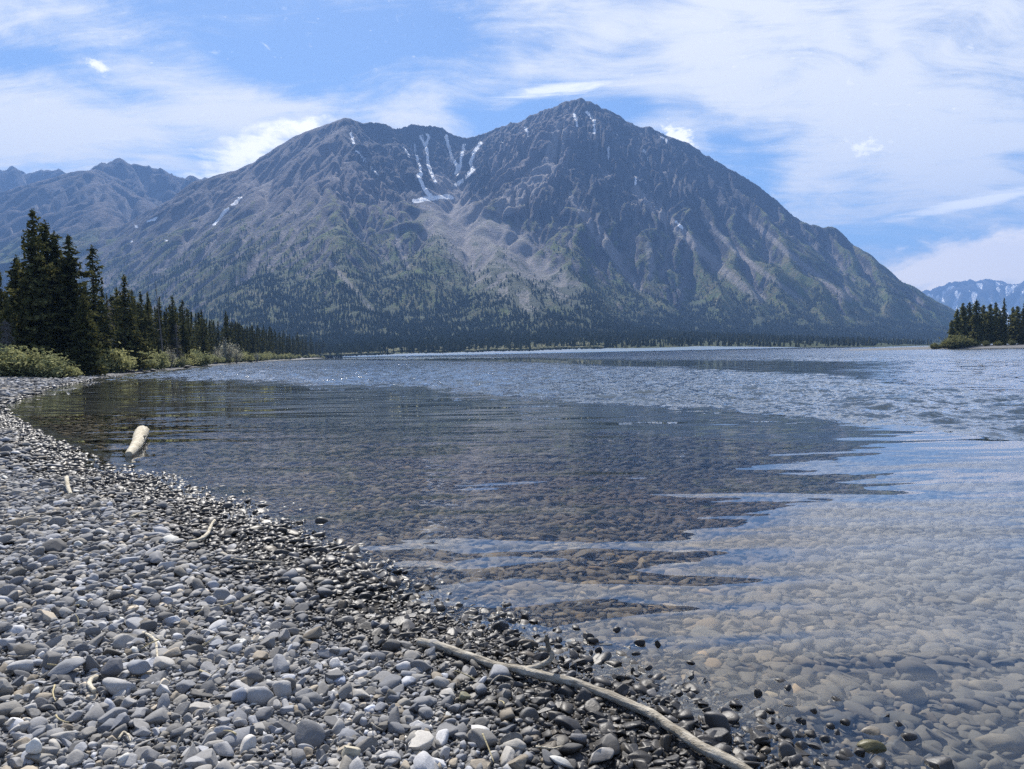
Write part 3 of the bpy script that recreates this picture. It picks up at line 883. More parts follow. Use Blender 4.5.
def stone_field(X, Y, d, a_med, a_sig, flat, tilt, seed, sink=0.25, a_max=9.0):
    rng = np.random.default_rng(seed)
    n = len(X)
    a = np.minimum(a_med * np.exp(rng.normal(0, a_sig, n)), a_max)
    b = a * rng.uniform(0.48, 0.92, n)
    c = a * np.clip(rng.normal(flat, 0.13, n), 0.2, 0.85)
    yaw = rng.uniform(0, 2 * math.pi, n)
    R = rot_mats(yaw, rng.normal(0, tilt, n), rng.normal(0, tilt, n))
    z = ground_h(X, Y) + (c * (1 - sink * 2) * 0.9 + rng.uniform(-0.3, 0.5, n) * c * 0.8) * (0.45 + 0.55 * sstep(0.1, 1.6, d))
    g = np.clip(rng.normal(0.0, 1.0, n), -2, 2.4)
    base = 0.215 * np.exp(g * 0.40)
    hue = rng.normal(0, 1, n)
    col = base[:, None] * np.stack([1.01 + 0.035 * hue, 0.995 + 0.006 * hue, 0.985 - 0.05 * hue], -1)
    warm = rng.random(n) < 0.05
    col[warm] = base[warm, None] * np.array([1.45, 1.25, 0.98])
    white = rng.random(n) < 0.008
    col[white] = np.array([0.55, 0.54, 0.50])
    return dict(P=np.stack([X, Y, z], -1), S=np.stack([a, b, c], -1), R=R, C=col, k=rng.integers(0, 28, n))


def take(fd, m):
    return {k: v[m] for k, v in fd.items()}


def join(*fs):
    return {k: np.concatenate([f[k] for f in fs]) for k in fs[0]}


def stones_mesh(name, fields, mat):
    VV, FF, CC = [], [], []; base = 0
    for sub, fd in fields:
        for k in range(28):
            m = fd['k'] == k
            n = int(m.sum())
            if not n: continue
            v, f = PROTO[sub][k]
            w = v[None] * fd['S'][m][:, None, :]
            w = np.einsum('nij,nvj->nvi', fd['R'][m], w) + fd['P'][m][:, None, :]
            VV.append(w.reshape(-1, 3))
            FF.append((f[None] + (np.arange(n) * len(v))[:, None, None]).reshape(-1, 3) + base)
            CC.append(np.repeat(fd['C'][m], len(v), 0))
            base += n * len(v)
    return np_mesh(name, np.concatenate(VV), np.concatenate(FF), mat, True, {'tint': np.concatenate(CC)})


def stone_mat(name, own):
    m, nt = new_mat(name)
    p = nt.pos()
    if own:
        c = nt.n('ShaderNodeObjectInfo').outputs['Color']
    else:
        c = nt.attr('tint', 'Color')
    sep = nt.n('ShaderNodeSeparateXYZ'); nt.set(sep, 0, p)
    n1 = nt.noise(p, 26, 5, 0.65); n2 = nt.noise(p, 130, 3, 0.6)
    veins = nt.noise(nt.mapping(p, (1, 1, 4.0), (0, 0, 0), (rad(30), rad(20), 0)), 18, 3, 0.6, 0.8)
    c = nt.mul(c, nt.mix(n1, (0.72, 0.72, 0.73), (1.25, 1.25, 1.24)))
    c = nt.mix(nt.math('MULTIPLY', nt.ramp(veins, 0.64, 0.72), 0.30), c, (0.38, 0.37, 0.35))
    c = nt.mul(c, nt.mix(nt.ramp(n2, 0.3, 0.7), (0.9, 0.9, 0.9), (1.08, 1.08, 1.08)))
    wz = nt.math('ADD', sep.outputs[2], nt.math('MULTIPLY', nt.math('SUBTRACT', nt.noise(p, 1.6, 4, 0.6), 0.5), 0.10))
    wet = nt.ramp(wz, 0.105, 0.05)
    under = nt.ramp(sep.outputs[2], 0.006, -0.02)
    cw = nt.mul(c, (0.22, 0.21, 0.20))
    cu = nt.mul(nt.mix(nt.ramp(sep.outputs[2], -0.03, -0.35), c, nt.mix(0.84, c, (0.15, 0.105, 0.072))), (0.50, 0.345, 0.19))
    sky_sheen = nt.ramp(nt.math('ADD', nt.math('SUBTRACT', sep.outputs[0], nt.math('MULTIPLY', sep.outputs[1], 0.36)), nt.math('MULTIPLY', nt.math('SUBTRACT', nt.noise(p, 0.35, 3), 0.5), 3.0)), -1.6, 2.2)  # bright sky reflection on the right, painted into the bed colour
    cu = nt.mix(nt.math('MULTIPLY', sky_sheen, 0.80), cu, nt.mix(0.82, nt.mul(c, (0.5, 0.47, 0.41)), (0.118, 0.107, 0.088)))
    deep = nt.ramp(sep.outputs[2], nt.math('MULTIPLY_ADD', sky_sheen, -0.35, -0.12), nt.math('MULTIPLY_ADD', sky_sheen, -1.2, -0.85))  # deeper stones coloured darker in place of sunlight lost in the water
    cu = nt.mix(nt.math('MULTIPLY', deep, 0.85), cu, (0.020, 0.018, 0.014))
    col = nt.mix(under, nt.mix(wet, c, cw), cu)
    gloss = nt.math('MULTIPLY', wet, nt.math('SUBTRACT', 1.0, under))
    rough = nt.math('MULTIPLY_ADD', gloss, -0.34, 0.82)
    nrm = nt.bump(nt.math('ADD', n1, nt.math('MULTIPLY', n2, 0.25)), 0.5, 0.006)
    principled(nt, col, rough, nrm, nt.math('MULTIPLY_ADD', gloss, 0.05, 0.3))
    return m


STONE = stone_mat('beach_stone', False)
STONE_OWN = stone_mat('single_stone', True)


def build_stones():
    # beach, near to far
    X, Y, d = scatter(2.0, 5.6, 0.048, 46, 21, dmin=-1.1)
    keep = RNG.random(len(X)) < np.where(d > -0.12, 1.0, np.clip(0.50 + d * 0.45, 0.03, 1))
    A = stone_field(X[keep], Y[keep], d[keep], 0.0285, 0.42, 0.44, 0.36, 31, a_max=0.075)
    X, Y, d = scatter(2.0, 5.6, 0.20, 46, 25, dmin=0.0)
    A2 = stone_field(X, Y, d, 0.050, 0.25, 0.40, 0.26, 36, sink=0.1, a_max=0.09)
    A = join(A, A2)
    X, Y, d = scatter(5.6, 13.5, 0.056, 42, 22, dmin=-1.1)
    keep = RNG.random(len(X)) < np.where(d > -0.12, 1.0, np.clip(0.50 + d * 0.45, 0.03, 1))
    B = stone_field(X[keep], Y[keep], d[keep], 0.036, 0.38, 0.44, 0.28, 32, a_max=0.10)
    X, Y, d = scatter(13.5, 34, 0.105, 42, 23, dmin=0.05)
    C = stone_field(X, Y, d, 0.062, 0.34, 0.42, 0.22, 33, a_max=0.14)
    X, Y, d = scatter(34, 95, 0.36, 42, 24, dmin=0.15, dmax=27)
    D = stone_field(X, Y, d, 0.16, 0.32, 0.34, 0.15, 34, a_max=0.28)
    # fine gravel that fills the gaps
    X, Y, d = scatter(2.0, 5.0, 0.030, 44, 26, dmin=-0.1)
    G = stone_field(X, Y, d, 0.014, 0.3, 0.55, 0.4, 37)
    # the big ones of the near beach become objects of their own
    pp = proj(A['P']); dist = np.linalg.norm(A['P'] - CAM, axis=1)
    inside = (pp[:, 0] > 2) & (pp[:, 0] < 1022) & (pp[:, 1] < 768) & (pp[:, 1] > 0)
    size = A['S'][:, 0] / dist * inside * (A['P'][:, 2] > -0.012)
    order = np.argsort(-size)[:230]
    own = np.zeros(len(size), bool); own[order] = True
    me = stones_mesh('shingle', [(3, take(A, ~own)), (2, B), (1, C), (1, D), (1, G)], STONE)
    tag(link('shingle', me), 'grey and blue shingle covering the beach', 'shingle', kind='stuff')
    # lake bed
    X, Y, d = scatter(2.2, 7.5, 0.070, 46, 27, dmin=-30, dmax=-0.10)
    U = stone_field(X, Y, d, 0.053, 0.42, 0.30, 0.12, 41, a_max=0.13)
    X, Y, d = scatter(7.5, 15, 0.09, 42, 28, dmin=-30, dmax=-0.2)
    U2 = stone_field(X, Y, d, 0.062, 0.40, 0.36, 0.14, 42, a_max=0.16)
    X, Y, d = scatter(15, 30, 0.18, 42, 29, dmin=-30, dmax=-0.3)
    U3 = stone_field(X, Y, d, 0.11, 0.36, 0.32, 0.10, 43, a_max=0.24)
    for q in (U, U2, U3):
        q['C'] = q['C'] * 0.85 + 0.02
        q['P'][:, 2] = np.minimum(q['P'][:, 2], -0.02 - q['S'][:, 2] * 0.9)
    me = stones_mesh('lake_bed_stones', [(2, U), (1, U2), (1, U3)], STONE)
    tag(link('lake_bed_stones', me), 'flat stones lying on the lake bed under clear water', 'lake bed stones', kind='stuff')
    # single stones
    meshes = []
    for k in range(28):
        v, f = PROTO[3][k]
        meshes.append(np_mesh('cobble', v, f, STONE_OWN, True))
    cnt = 0

    def put(name, P, S, R, Ccol, k, label, cat, group=None):
        o = link(name, meshes[int(k)])
        Mx = Matrix([[*(R[i] * S), P[i]] for i in range(3)] + [[0, 0, 0, 1]])
        o.matrix_world = Mx
        o.color = (*[float(c) for c in Ccol], 1)
        tag(o, label, cat, group)
        return o
    for i in order:
        P = A['P'][i]
        if P[2] < 0.085:
            lab, grp = 'dark wet cobble among the shining wet stones along the near waterline', 'wet cobbles along the near waterline'
        else:
            lab, grp = 'dry grey cobble lying on the shingle of the near beach', 'dry cobbles on the near beach'
        put('cobble', P, A['S'][i], A['R'][i], A['C'][i], A['k'][i], lab, 'cobble', grp)
    return put


PUT_STONE = build_stones()


_r = np.random.default_rng(66)
WET_MORE = []
for _k in range(44):
    _px = _r.uniform(500, 905)
    _ln = np.interp(_px, [500, 560, 620, 735, 905], [622, 640, 660, 712, 752])
    _py = _ln - abs(_r.normal(0, 17)) + 8
    WET_MORE.append((_px, _py, _r.uniform(6, 15), _r.uniform(3, 7)))


def special_stones():
    rng = np.random.default_rng(55)

    def one(px, py, wpx, hpx, col, label, k=0, name='stone', water=False, yaw=0.0, group=None, tilt=0.08, lift=0.0):
        g = on_water(px, py) if water else ground_pt(px, py)[:2]
        dist = math.hypot(g[0], g[1])
        a = wpx / F * dist / 2; c = hpx / F * dist / 2
        z0 = float(ground_h(np.array([g[0]]), np.array([g[1]]))[0])
        if water:
            top = c * 1.1; bot = min(z0, -0.01)
            cc = (top - bot) / 2; z = (top + bot) / 2
            a = max(a, cc * 0.8)
        else:
            cc = c; z = z0 + c * 0.8 + lift
        R = rot_mats(np.array([yaw]), np.array([rng.normal(0, tilt)]), np.array([rng.normal(0, tilt)]))[0]
        PUT_STONE(name, np.array([g[0], g[1], z]), np.array([a, a * rng.uniform(.65, .9), cc]), R, col, k % 28, label, 'stone', group)
    grey = (0.17, 0.175, 0.19); dark = (0.10, 0.10, 0.105); pale = (0.36, 0.36, 0.37)
    one(33, 762, 16, 15, (0.62, 0.60, 0.55), 'white rounded stone lying among the grey cobbles by the bottom left corner', 3, lift=.03)
    one(66, 676, 31, 11, (0.22, 0.225, 0.235), 'long flat grey slab lying left of the short curved stick', 7, lift=.02)
    one(114, 680, 25, 15, (0.115, 0.118, 0.13), 'dark blue wedge shaped slab right of the short curved stick', 9, lift=.03)
    one(139, 678, 19, 12, (0.27, 0.28, 0.30), 'pale blue slab leaning on the dark wedge shaped slab', 12, lift=.03)
    one(350, 766, 22, 16, (0.42, 0.38, 0.29), 'pale tan lumpy stone at the bottom edge of the beach', 15, lift=.03)
    one(720, 741, 27, 13, (0.20, 0.205, 0.21), 'large flat grey stone just above the driftwood branch among wet stones', 4)
    one(579, 745, 20, 14, (0.21, 0.21, 0.22), 'wide grey stone just below the middle of the driftwood branch', 5)
    one(464, 704, 15, 9, (0.20, 0.19, 0.12), 'mossy yellow brown stone below the broken end of the driftwood branch', 8, lift=.02)
    one(871, 747, 24, 11, (0.42, 0.40, 0.20), 'yellow green stone half in the water at the bottom right', 2, water=True)
    one(872, 731, 21, 6, (0.72, 0.66, 0.55), 'white speckled stone just above the yellow green stone in the water', 6, water=True)
    one(906, 736, 20, 8, dark, 'dark stone standing alone in the water furthest right of the wet stones', 10, water=True)
    for k, (px, py, w, h, lab) in enumerate([
            (659, 644, 9, 7, 'small black stone alone in the shallows above the middle of the branch'),
            (617, 630, 9, 6, 'small brown black stone in the shallows up and left of the lone black stone'),
            (525, 618, 10, 9, 'black stone poking highest from the water above the forked twig of the branch'),
            (588, 638, 15, 9, 'wide wet stone in the shallows right of the forked twig of the branch'),
            (618, 678, 16, 8, 'glossy black stone at the edge of the shallows above the middle of the branch'),
            (737, 705, 16, 9, 'thick black stone in the middle of the wet stone band at the lower right')]):
        one(px, py, w, h, dark, lab, 11 + k, water=True)
    for k, (px, py, w, h) in enumerate([(757, 693, 10, 8), (789, 688, 11, 6), (838, 700, 17, 5), (702, 704, 13, 7), (690, 690, 9, 4), (640, 668, 9, 5), (603, 661, 8, 5),
                                        (560, 640, 8, 5), (547, 650, 10, 5), (812, 735, 15, 8), (770, 722, 12, 7), (790, 745, 14, 8), (845, 722, 12, 6), (676, 716, 12, 7), (885, 715, 9, 4), (575, 655, 9, 5), (500, 640, 11, 7), (655, 690, 10, 5)] + WET_MORE):
        one(px, py, w, h, dark, 'wet dark stone poking out of the shallows beside the driftwood branch', 1 + k, water=True, group='wet stones in the shallows beside the branch', yaw=k)
    for k, (px, py, w, h, lab) in enumerate([
            (178, 492, 9, 5, 'black stone in the water nearest the floating log'), (201, 507, 9, 6, 'round black stone in the calm water right of its twin'),
            (184, 508, 7, 5, 'small black stone just left of a rounder black stone in the calm water'), (186, 519, 9, 5, 'black stone at the waterline below two black stones in the calm water'),
            (140, 494, 8, 4, 'flat black stone in the wet shingle below the floating log'), (314, 534, 7, 7, 'black stone standing in the water at the end of a pale ripple'), ]):
        one(px, py, w, h, (0.06, 0.06, 0.06), lab, 3 + k, water=True)
    # dark rocks by the far end of the left beach
    for k, (px, py, w, h, lab) in enumerate([
            (131, 372.5, 10, 3.2, 'long low dark rock on the waterline below the willows'), (141, 371.5, 4, 3.0, 'small dark rock just right of the long low rock'),
            (146, 373, 5, 2.2, 'flat dark rock lying lowest in the row on the far waterline'), (153, 371.5, 6, 2.8, 'round dark rock at the right of the row on the far waterline'),
            (180, 367.0, 5, 3.0, 'dark rock beside the grey boulder on the far gravel'), (187, 368.3, 9, 3.2, 'wide grey boulder on the waterline of the far gravel'),
            (195, 363.2, 7, 4.4, 'black boulder standing highest on the far gravel below the spruces'), (214, 364.3, 6, 2.6, 'low dark boulder at the right end of the far gravel')]):
        one(px, py, w, h, (0.07, 0.07, 0.07), lab, 5 + k, name='rock')


special_stones()
# ------------------------------------------------------------------ plants
def leaf_quads(C, size, rng, normal_bias=None, droop=0.0, aspect=1.0):
    """one small bent leaf-clump quad at each centre"""
    n = len(C)
    u = rng.normal(size=(n, 3)); u /= np.linalg.norm(u, axis=1)[:, None]
    w = rng.normal(size=(n, 3)); w -= (w * u).sum(1)[:, None] * u; w /= np.linalg.norm(w, axis=1)[:, None]
    s = size[:, None] if np.ndim(size) else size
    a = C - u * s - w * s * .5 * aspect; b = C + u * s - w * s * .35 * aspect
    c = C + u * s * .8 + w * s * .5 * aspect; d = C - u * s * .9 + w * s * .4 * aspect
    V = np.stack([a, b, c, d], 1).reshape(-1, 3)
    Fq = np.arange(n * 4).reshape(n, 4)
    return V, Fq


def tube(P, Rr, sides=8, noise=0.0, seed=0, cap=True):
    P = np.asarray(P, float); Rr = np.asarray(Rr, float)
    n = len(P); V = []
    T = np.gradient(P, axis=0); T /= np.linalg.norm(T, axis=1)[:, None] + 1e-12
    up = np.array([0, 0, 1.0]) if abs(T[0][2]) < 0.9 else np.array([1.0, 0, 0])
    s = np.cross(T[0], up); s /= np.linalg.norm(s)
    for i in range(n):
        s = s - T[i] * (s @ T[i]); s /= np.linalg.norm(s)
        q = np.cross(s, T[i])
        for k in range(sides):
            a = 2 * math.pi * k / sides
            r = Rr[i] * (1 + noise * float(perlin(np.array([i * .45 + seed]), np.array([k * 1.3 + seed * .7]), seed)[0]))
            V.append(P[i] + (s * math.cos(a) + q * math.sin(a)) * r)
    F_ = grid_faces(n, sides, True)
    V = np.array(V)
    if cap:
        m = len(V)
        V = np.concatenate([V, [P[0] - T[0] * Rr[0] * .25], [P[-1] + T[-1] * Rr[-1] * .25]])
        k = np.arange(sides); k2 = (k + 1) % sides
        c0 = np.stack([k2, k, np.full(sides, m), np.full(sides, m)], -1)
        c1 = np.stack([(n - 1) * sides + k, (n - 1) * sides + k2, np.full(sides, m + 1), np.full(sides, m + 1)], -1)
        return V, F_, np.concatenate([c0, c1])[:, :3]
    return V, F_, np.zeros((0, 3), int)


def mixed_mesh(name, parts, mat, smooth=True):
    """parts: list of (V, quads, tris)"""
    V, T, b = [], [], 0
    for v, q, t in parts:
        V.append(v)
        if len(q): T += [q[:, [0, 1, 2]] + b, q[:, [0, 2, 3]] + b]
        if len(t): T.append(t + b)
        b += len(v)
    return np_mesh(name, np.concatenate(V), np.concatenate(T), mat, smooth)


def foliage_mat(name, c1, c2, trans=0.25, scale=0.9):
    m, nt = new_mat(name)
    tc = nt.n('ShaderNodeTexCoord').outputs['Object']
    n1 = nt.noise(tc, scale, 3, 0.6); n2 = nt.noise(tc, scale * 7, 2, 0.6)
    rnd = nt.n('ShaderNodeObjectInfo').outputs['Random']
    c = nt.mix(nt.ramp(nt.math('ADD', n1, nt.math('MULTIPLY', nt.math('SUBTRACT', n2, 0.5), 1.0)), 0.3, 0.7), c1, c2)
    c = nt.mul(c, nt.mix(rnd, (0.75, 0.78, 0.8), (1.25, 1.2, 1.1)))
    d = nt.n('ShaderNodeBsdfDiffuse'); nt.set(d, 0, c)
    t = nt.n('ShaderNodeBsdfTranslucent'); nt.set(t, 0, c)
    mx = nt.n('ShaderNodeMixShader'); nt.set(mx, 0, trans); nt.set(mx, 1, d.outputs[0]); nt.set(mx, 2, t.outputs[0])
    o = nt.n('ShaderNodeOutputMaterial'); nt.set(o, 'Surface', mx.outputs[0])
    return m


def wood_mat(name, c1, c2, scale=1.0, along=0.0):
    m, nt = new_mat(name)
    tc = nt.n('ShaderNodeTexCoord').outputs['Object']
    n1 = nt.noise(nt.mapping(tc, (1, 1, 1)), 9 * scale, 5, 0.65); n2 = nt.noise(tc, 60 * scale, 3, 0.6)
    g = nt.noise(nt.mapping(nt.mapping(tc, (1, 1, 1), (0, 0, 0), (0, 0, along)), (3, 42, 42)), 2.2 * scale, 4, 0.65)
    c = nt.mix(nt.ramp(nt.math('ADD', nt.math('MULTIPLY', n1, .6), nt.math('MULTIPLY', g, .5)), 0.4, 0.75), c1, c2)
    c = nt.mul(c, nt.mix(n2, (0.8, 0.8, 0.8), (1.15, 1.15, 1.15)))
    c = nt.mix(nt.math('MULTIPLY', nt.ramp(g, 0.40, 0.30), 0.75), c, tuple(q * .35 for q in c1))
    nrm = nt.bump(nt.math('ADD', g, nt.math('MULTIPLY', n2, .4)), 0.8, 0.012 / scale)
    principled(nt, c, 0.85, nrm, 0.2)
    return m


NEEDLE = foliage_mat('spruce_needles', (0.028, 0.035, 0.015), (0.145, 0.145, 0.060), 0.22)
WILLOW = foliage_mat('willow_leaves', (0.19, 0.20, 0.085), (0.40, 0.40, 0.21), 0.36, 1.2)
WILLOW_DARK = foliage_mat('islet_leaves', (0.11, 0.12, 0.05), (0.25, 0.25, 0.12), 0.34, 1.2)
PALE = foliage_mat('pale_leaves', (0.30, 0.30, 0.22), (0.46, 0.45, 0.36), 0.3, 1.2)
BARK = wood_mat('bark', (0.05, 0.042, 0.036), (0.13, 0.11, 0.095), 0.3)
GREYBARK = wood_mat('grey_dead_bark', (0.12, 0.11, 0.105), (0.24, 0.225, 0.215), 0.3)
DRIFT = wood_mat('driftwood', (0.20, 0.175, 0.135), (0.50, 0.46, 0.385), 1.0, rad(39))
PALELOG = wood_mat('bleached_log', (0.36, 0.31, 0.22), (0.72, 0.66, 0.53), 0.6, rad(-70))


NEEDLE_ISLET = foliage_mat('islet_needles', (0.05, 0.062, 0.024), (0.20, 0.20, 0.085), 0.3)


def spruce(seed, H=16.0, Rm=2.1, power=0.85, skirt=0.03, dens=1.0, ragged=0.35, clump=0.30, mat=None):
    rng = np.random.default_rng(seed)
    C, S = [], []
    lean = rng.normal(0, 0.012, 2)
    zz = H * skirt + 0.2
    lob = rng.uniform(0, 6.28, 5)
    while zz < H * 0.985:
        t = zz / H
        rr = Rm * (1 - t) ** power * (1.0 if t > .12 else 0.75 + t * 2)
        rr *= 1 + ragged * (0.7 * math.sin(zz * 1.1 + lob[0]) * 0.4 + rng.normal(0, 0.22))
        rr = max(rr, 0.16)
        nb = max(4, int((5 + 4 * rr / Rm) * dens))
        for b in range(nb):
            az = rng.uniform(0, 6.28)
            L = rr * rng.uniform(0.55, 1.15) * (1 + 0.22 * math.sin(az * 2 + lob[1]) + 0.15 * math.sin(az * 3 + lob[2] + zz * .3))
            if rng.random() < 0.06: L *= 1.35
            k = max(2, int(L / (clump * 0.62)))
            s = np.linspace(0.12, 1, k) + rng.normal(0, .03, k)
            droop = rng.uniform(0.18, 0.42)
            px = np.cos(az) * L * s; py = np.sin(az) * L * s
            pz = zz - droop * L * s + 0.30 * L * np.maximum(s - 0.62, 0)
            wd = 0.20 * L * (1 - s * .6) + .05
            p = np.stack([px - np.sin(az) * rng.normal(0, 1, k) * wd, py + np.cos(az) * rng.normal(0, 1, k) * wd, pz + rng.normal(0, .08, k)], -1)
            C.append(p); S.append(clump * rng.uniform(0.55, 1.15, k) * (0.55 + 0.45 * min(1, L / 0.9)))
        zz += rng.uniform(0.22, 0.42) * (0.75 + 0.25 * (H / 16)) / max(dens, .5) ** .3
    tip = np.stack([rng.normal(0, .05, 14), rng.normal(0, .05, 14), np.linspace(H * .95, H * 1.005, 14)], -1)
    C.append(tip); S.append(np.full(14, 0.13))
    C = np.concatenate(C); S = np.concatenate(S)
    C[:, 0] += lean[0] * C[:, 2]; C[:, 1] += lean[1] * C[:, 2]
    V, q = leaf_quads(C, S, rng, aspect=0.9)
    # a hanging second spray under each clump
    C2 = C + np.stack([rng.normal(0, .1, len(C)), rng.normal(0, .1, len(C)), -np.abs(rng.normal(.10, .08, len(C)))], -1)
    V2, q2 = leaf_quads(C2, S * .85, rng, aspect=0.8)
    crown = np_mesh('crown', np.concatenate([V, V2]), np.concatenate([q, q2 + len(V)]), mat or NEEDLE, False)
    zz = np.linspace(0, H * .97, 12)
    P = np.stack([lean[0] * zz + rng.normal(0, .02, 12), lean[1] * zz + rng.normal(0, .02, 12), zz - .3 * (zz == 0)], -1)
    trunk = mixed_mesh('trunk', [tube(P, 0.010 * H * (1 - zz / H * .96) + .015, 7, .15, seed)], BARK)
    return crown, trunk, H


def add_tree(proto, x, y, h, width=1.0, label=None, group=None, rz=None, name='spruce_tree', cat='tree', z=None):
    crown, trunk, H = proto
    if z is None: z = float(ground_h(np.array([x]), np.array([y]))[0]) - 0.1
    e = empty(name, (x, y, z), random.uniform(0, 6.28) if rz is None else rz)
    s = h / H
    e.scale = (s * width, s * width, s)
    link('crown', crown, e); link('trunk', trunk, e)
    tag(e, label, cat, group)
    return e


NARROW = [spruce(200 + k, 14.0, 1.45 + .15 * (k % 3), 0.80, 0.04, 0.9, 0.45) for k in range(5)]
FULL = [spruce(300 + k, 18.0, 2.7 + .3 * (k % 2), 0.72, 0.02, 1.15, 0.35, 0.34) for k in range(4)]
FARTREE = [spruce(400 + k, 14.0, 1.35 + .2 * (k % 3), 0.75, 0.06, 0.6, 0.45, 0.48) for k in range(5)]
ROUNDISH = [spruce(500 + k, 15.0, 2.3 + .4 * (k % 3), 0.48, 0.10, 0.85, 0.6, 0.50, NEEDLE_ISLET) for k in range(4)]


def tree_at(proto, px, top, Y, width=1.0, **kw):
    p = at(px, top, Y)
    g = float(ground_h(np.array([p[0]]), np.array([p[1]]))[0])
    return add_tree(proto, p[0], p[1], p[2] - g + 0.1, width, **kw)


def left_spruces():
    G = 'spruces of the wood along the left shore'
    hand = [  # px, top, Y, kind, width, label
        (30, 209, 80, 1, 1.15, 'tallest black green spruce with club shaped top above the left beach'),
        (45, 220, 84, 1, 1.35, 'tall dense spruce just right of the tallest spruce by the left beach'),
        (56, 232, 86, 1, 1.3, 'tall spruce second right of the tallest spruce by the left beach'),
        (66, 235, 82, 1, 1.35, 'tall spruce with wide skirt at the right of the big left clump'),
        (82, 296, 79, 1, 1.45, 'low bushy spruce in front of the big left clump with sunlit branches'),
        (17, 255, 86, 1, 1.4, 'shadowed spruce filling the left side of the big clump'),
        (-2, 268, 78, 1, 0.9, 'spruce cut by the left edge of the view'),
        (6, 292, 74, 1, 0.85, 'short spruce behind the willows at the left edge of the view'),
        (91, 246, 95, 0, 1.6, 'slender spire spruce standing right of the big left clump'),
        (85, 284, 98, 0, 1.2, 'short spruce tucked against the left of the slender spire spruce'),
        (101, 287, 100, 0, 1.15, 'short spruce right beside the slender spire spruce'),
        (122, 275, 108, 0, 1.7, 'full pointed spruce standing apart above the willows'),
        (114, 288, 120, 0, 1.1, 'thin spruce half hidden left of the full pointed spruce'),
        (132, 290, 126, 0, 1.1, 'thin spruce just right of the full pointed spruce'),
        (141, 292, 130, 0, 1.25, 'left spruce of a close pair in the middle of the shore row'),
        (147, 292, 136, 0, 1.1, 'right spruce of a close pair in the middle of the shore row'),
        (158, 297, 145, 0, 1.1, 'spruce next to the leaning dead snag'),
        (171, 296, 150, 0, 1.3, 'broad spruce right of the leaning dead snag'),
        (182, 300, 160, 0, 1.25, 'spruce between two broad spruces above the far willows'),
        (202, 310, 186, 0, 1.2, 'spruce standing behind the black boulder of the far gravel'),
        (225, 311, 250, 0, 1.1, 'single taller spruce poking above the far shore row'),
    ]
    for i, (px, top, Y, kd, w, lab) in enumerate(hand):
        tree_at((FULL if kd else NARROW)[i % (4 if kd else 5)], px, top, Y, w, label=lab, group=G)
    rng = np.random.default_rng(77)
    SP = np.array([(60, 50), (100, 80), (150, 118), (200, 175), (250, 305), (290, 500), (326, 940), (334, 1150)], float)
    TOP = np.array([(0, 285), (60, 268), (90, 285), (110, 292), (150, 300), (190, 308), (210, 315), (240, 323), (260, 327), (280, 331), (300, 336), (315, 339), (326, 344), (334, 348)], float)
    # shared labels: nothing in the photo tells these apart
    for k in range(44):
        px = 104 + 126 * (k + rng.uniform(.1, .9)) / 44
        Y = max(np.interp(px, SP[:, 0], SP[:, 1]) * rng.uniform(1.18, 1.4), 106)
        top = np.interp(px, TOP[:, 0], TOP[:, 1]) + abs(rng.normal(4, 4))
        tree_at(NARROW[k % 5] if k % 2 else FARTREE[k % 5], px, top, Y, rng.uniform(.9, 1.25), label='dark narrow spruce in the packed row behind the left beach', group=G)
    for k in range(80):
        px = 226 + 107 * (k + rng.uniform(.1, .9)) / 74
        Y = np.interp(px, SP[:, 0], SP[:, 1]) * rng.uniform(1.10, 1.25)
        top = np.interp(px, TOP[:, 0], TOP[:, 1]) + rng.normal(1.0, 2.2)
        tree_at(FARTREE[k % 5], px, top, Y, rng.uniform(.8, 1.15), label='small far spruce in the dense row dwindling to the gravel point', group=G)
    for k in range(26):
        px = -60 + 150 * k / 26 + rng.uniform(0, 5)
        tree_at(FULL[k % 4] if k % 3 else NARROW[k % 5], px, np.interp(px, TOP[:, 0], TOP[:, 1]) + abs(rng.normal(3, 7)) + 6, rng.uniform(98, 150), rng.uniform(1, 1.2), label='shaded spruce deep in the wood behind the big left clump', group=G)
    # leaning dead snag with a few bare stubs
    e = empty('dead_tree', (0, 0, 0))
    p = at(156, 330, 140); b = np.array([at(163, 352, 140)[0], 140.0]); g = float(ground_h(b[:1], b[1:])[0])
    e.location = (b[0], b[1], g)
    top = at(155, 280, 140)
    t = np.linspace(0, 1, 10)
    P = np.stack([(top[0] - b[0]) * t ** 1.3, 0 * t, (top[2] - g) * t], -1)
    link('trunk', mixed_mesh('trunk', [tube(P, 0.17 * (1 - t * .8), 7, .2, 3)], GREYBARK), e)
    br = []
    for k in range(30):
        i = rng.integers(2, 9); a = rng.uniform(0, 6.28); L = rng.uniform(.5, 1.8) * (1.2 - i / 10)
        q = np.linspace(0, 1, 4)
        br.append(tube(P[i] + np.stack([math.cos(a) * L * q, math.sin(a) * L * q, -0.35 * L * q], -1), .035 * (1 - q * .7), 5))
    link('branch', mixed_mesh('branch', br, GREYBARK), e)
    tag(e, 'leaning bare grey snag sticking up from the left spruce row', 'dead tree')
    # grey dying spruces in the wood
    for px, top, Y, lab in ((107, 296, 101, 'grey half dead spruce leaning right of the slender spire spruce'), (176, 322, 148, 'grey half dead spruce by the broad spruce above the willows'), (5, 318, 72, 'grey half dead low spruce at the left edge of the view')):
        p = at(px, top, Y); g = float(ground_h(p[:1], p[1:2])[0]); h = p[2] - g
        e = empty('dead_spruce', (p[0], p[1], g - .1)); br = []
        zz = np.linspace(0, h, 8)
        link('trunk', mixed_mesh('trunk', [tube(np.stack([0 * zz, 0 * zz, zz], -1), .13 * (1 - zz / h * .85), 7)], GREYBARK), e)
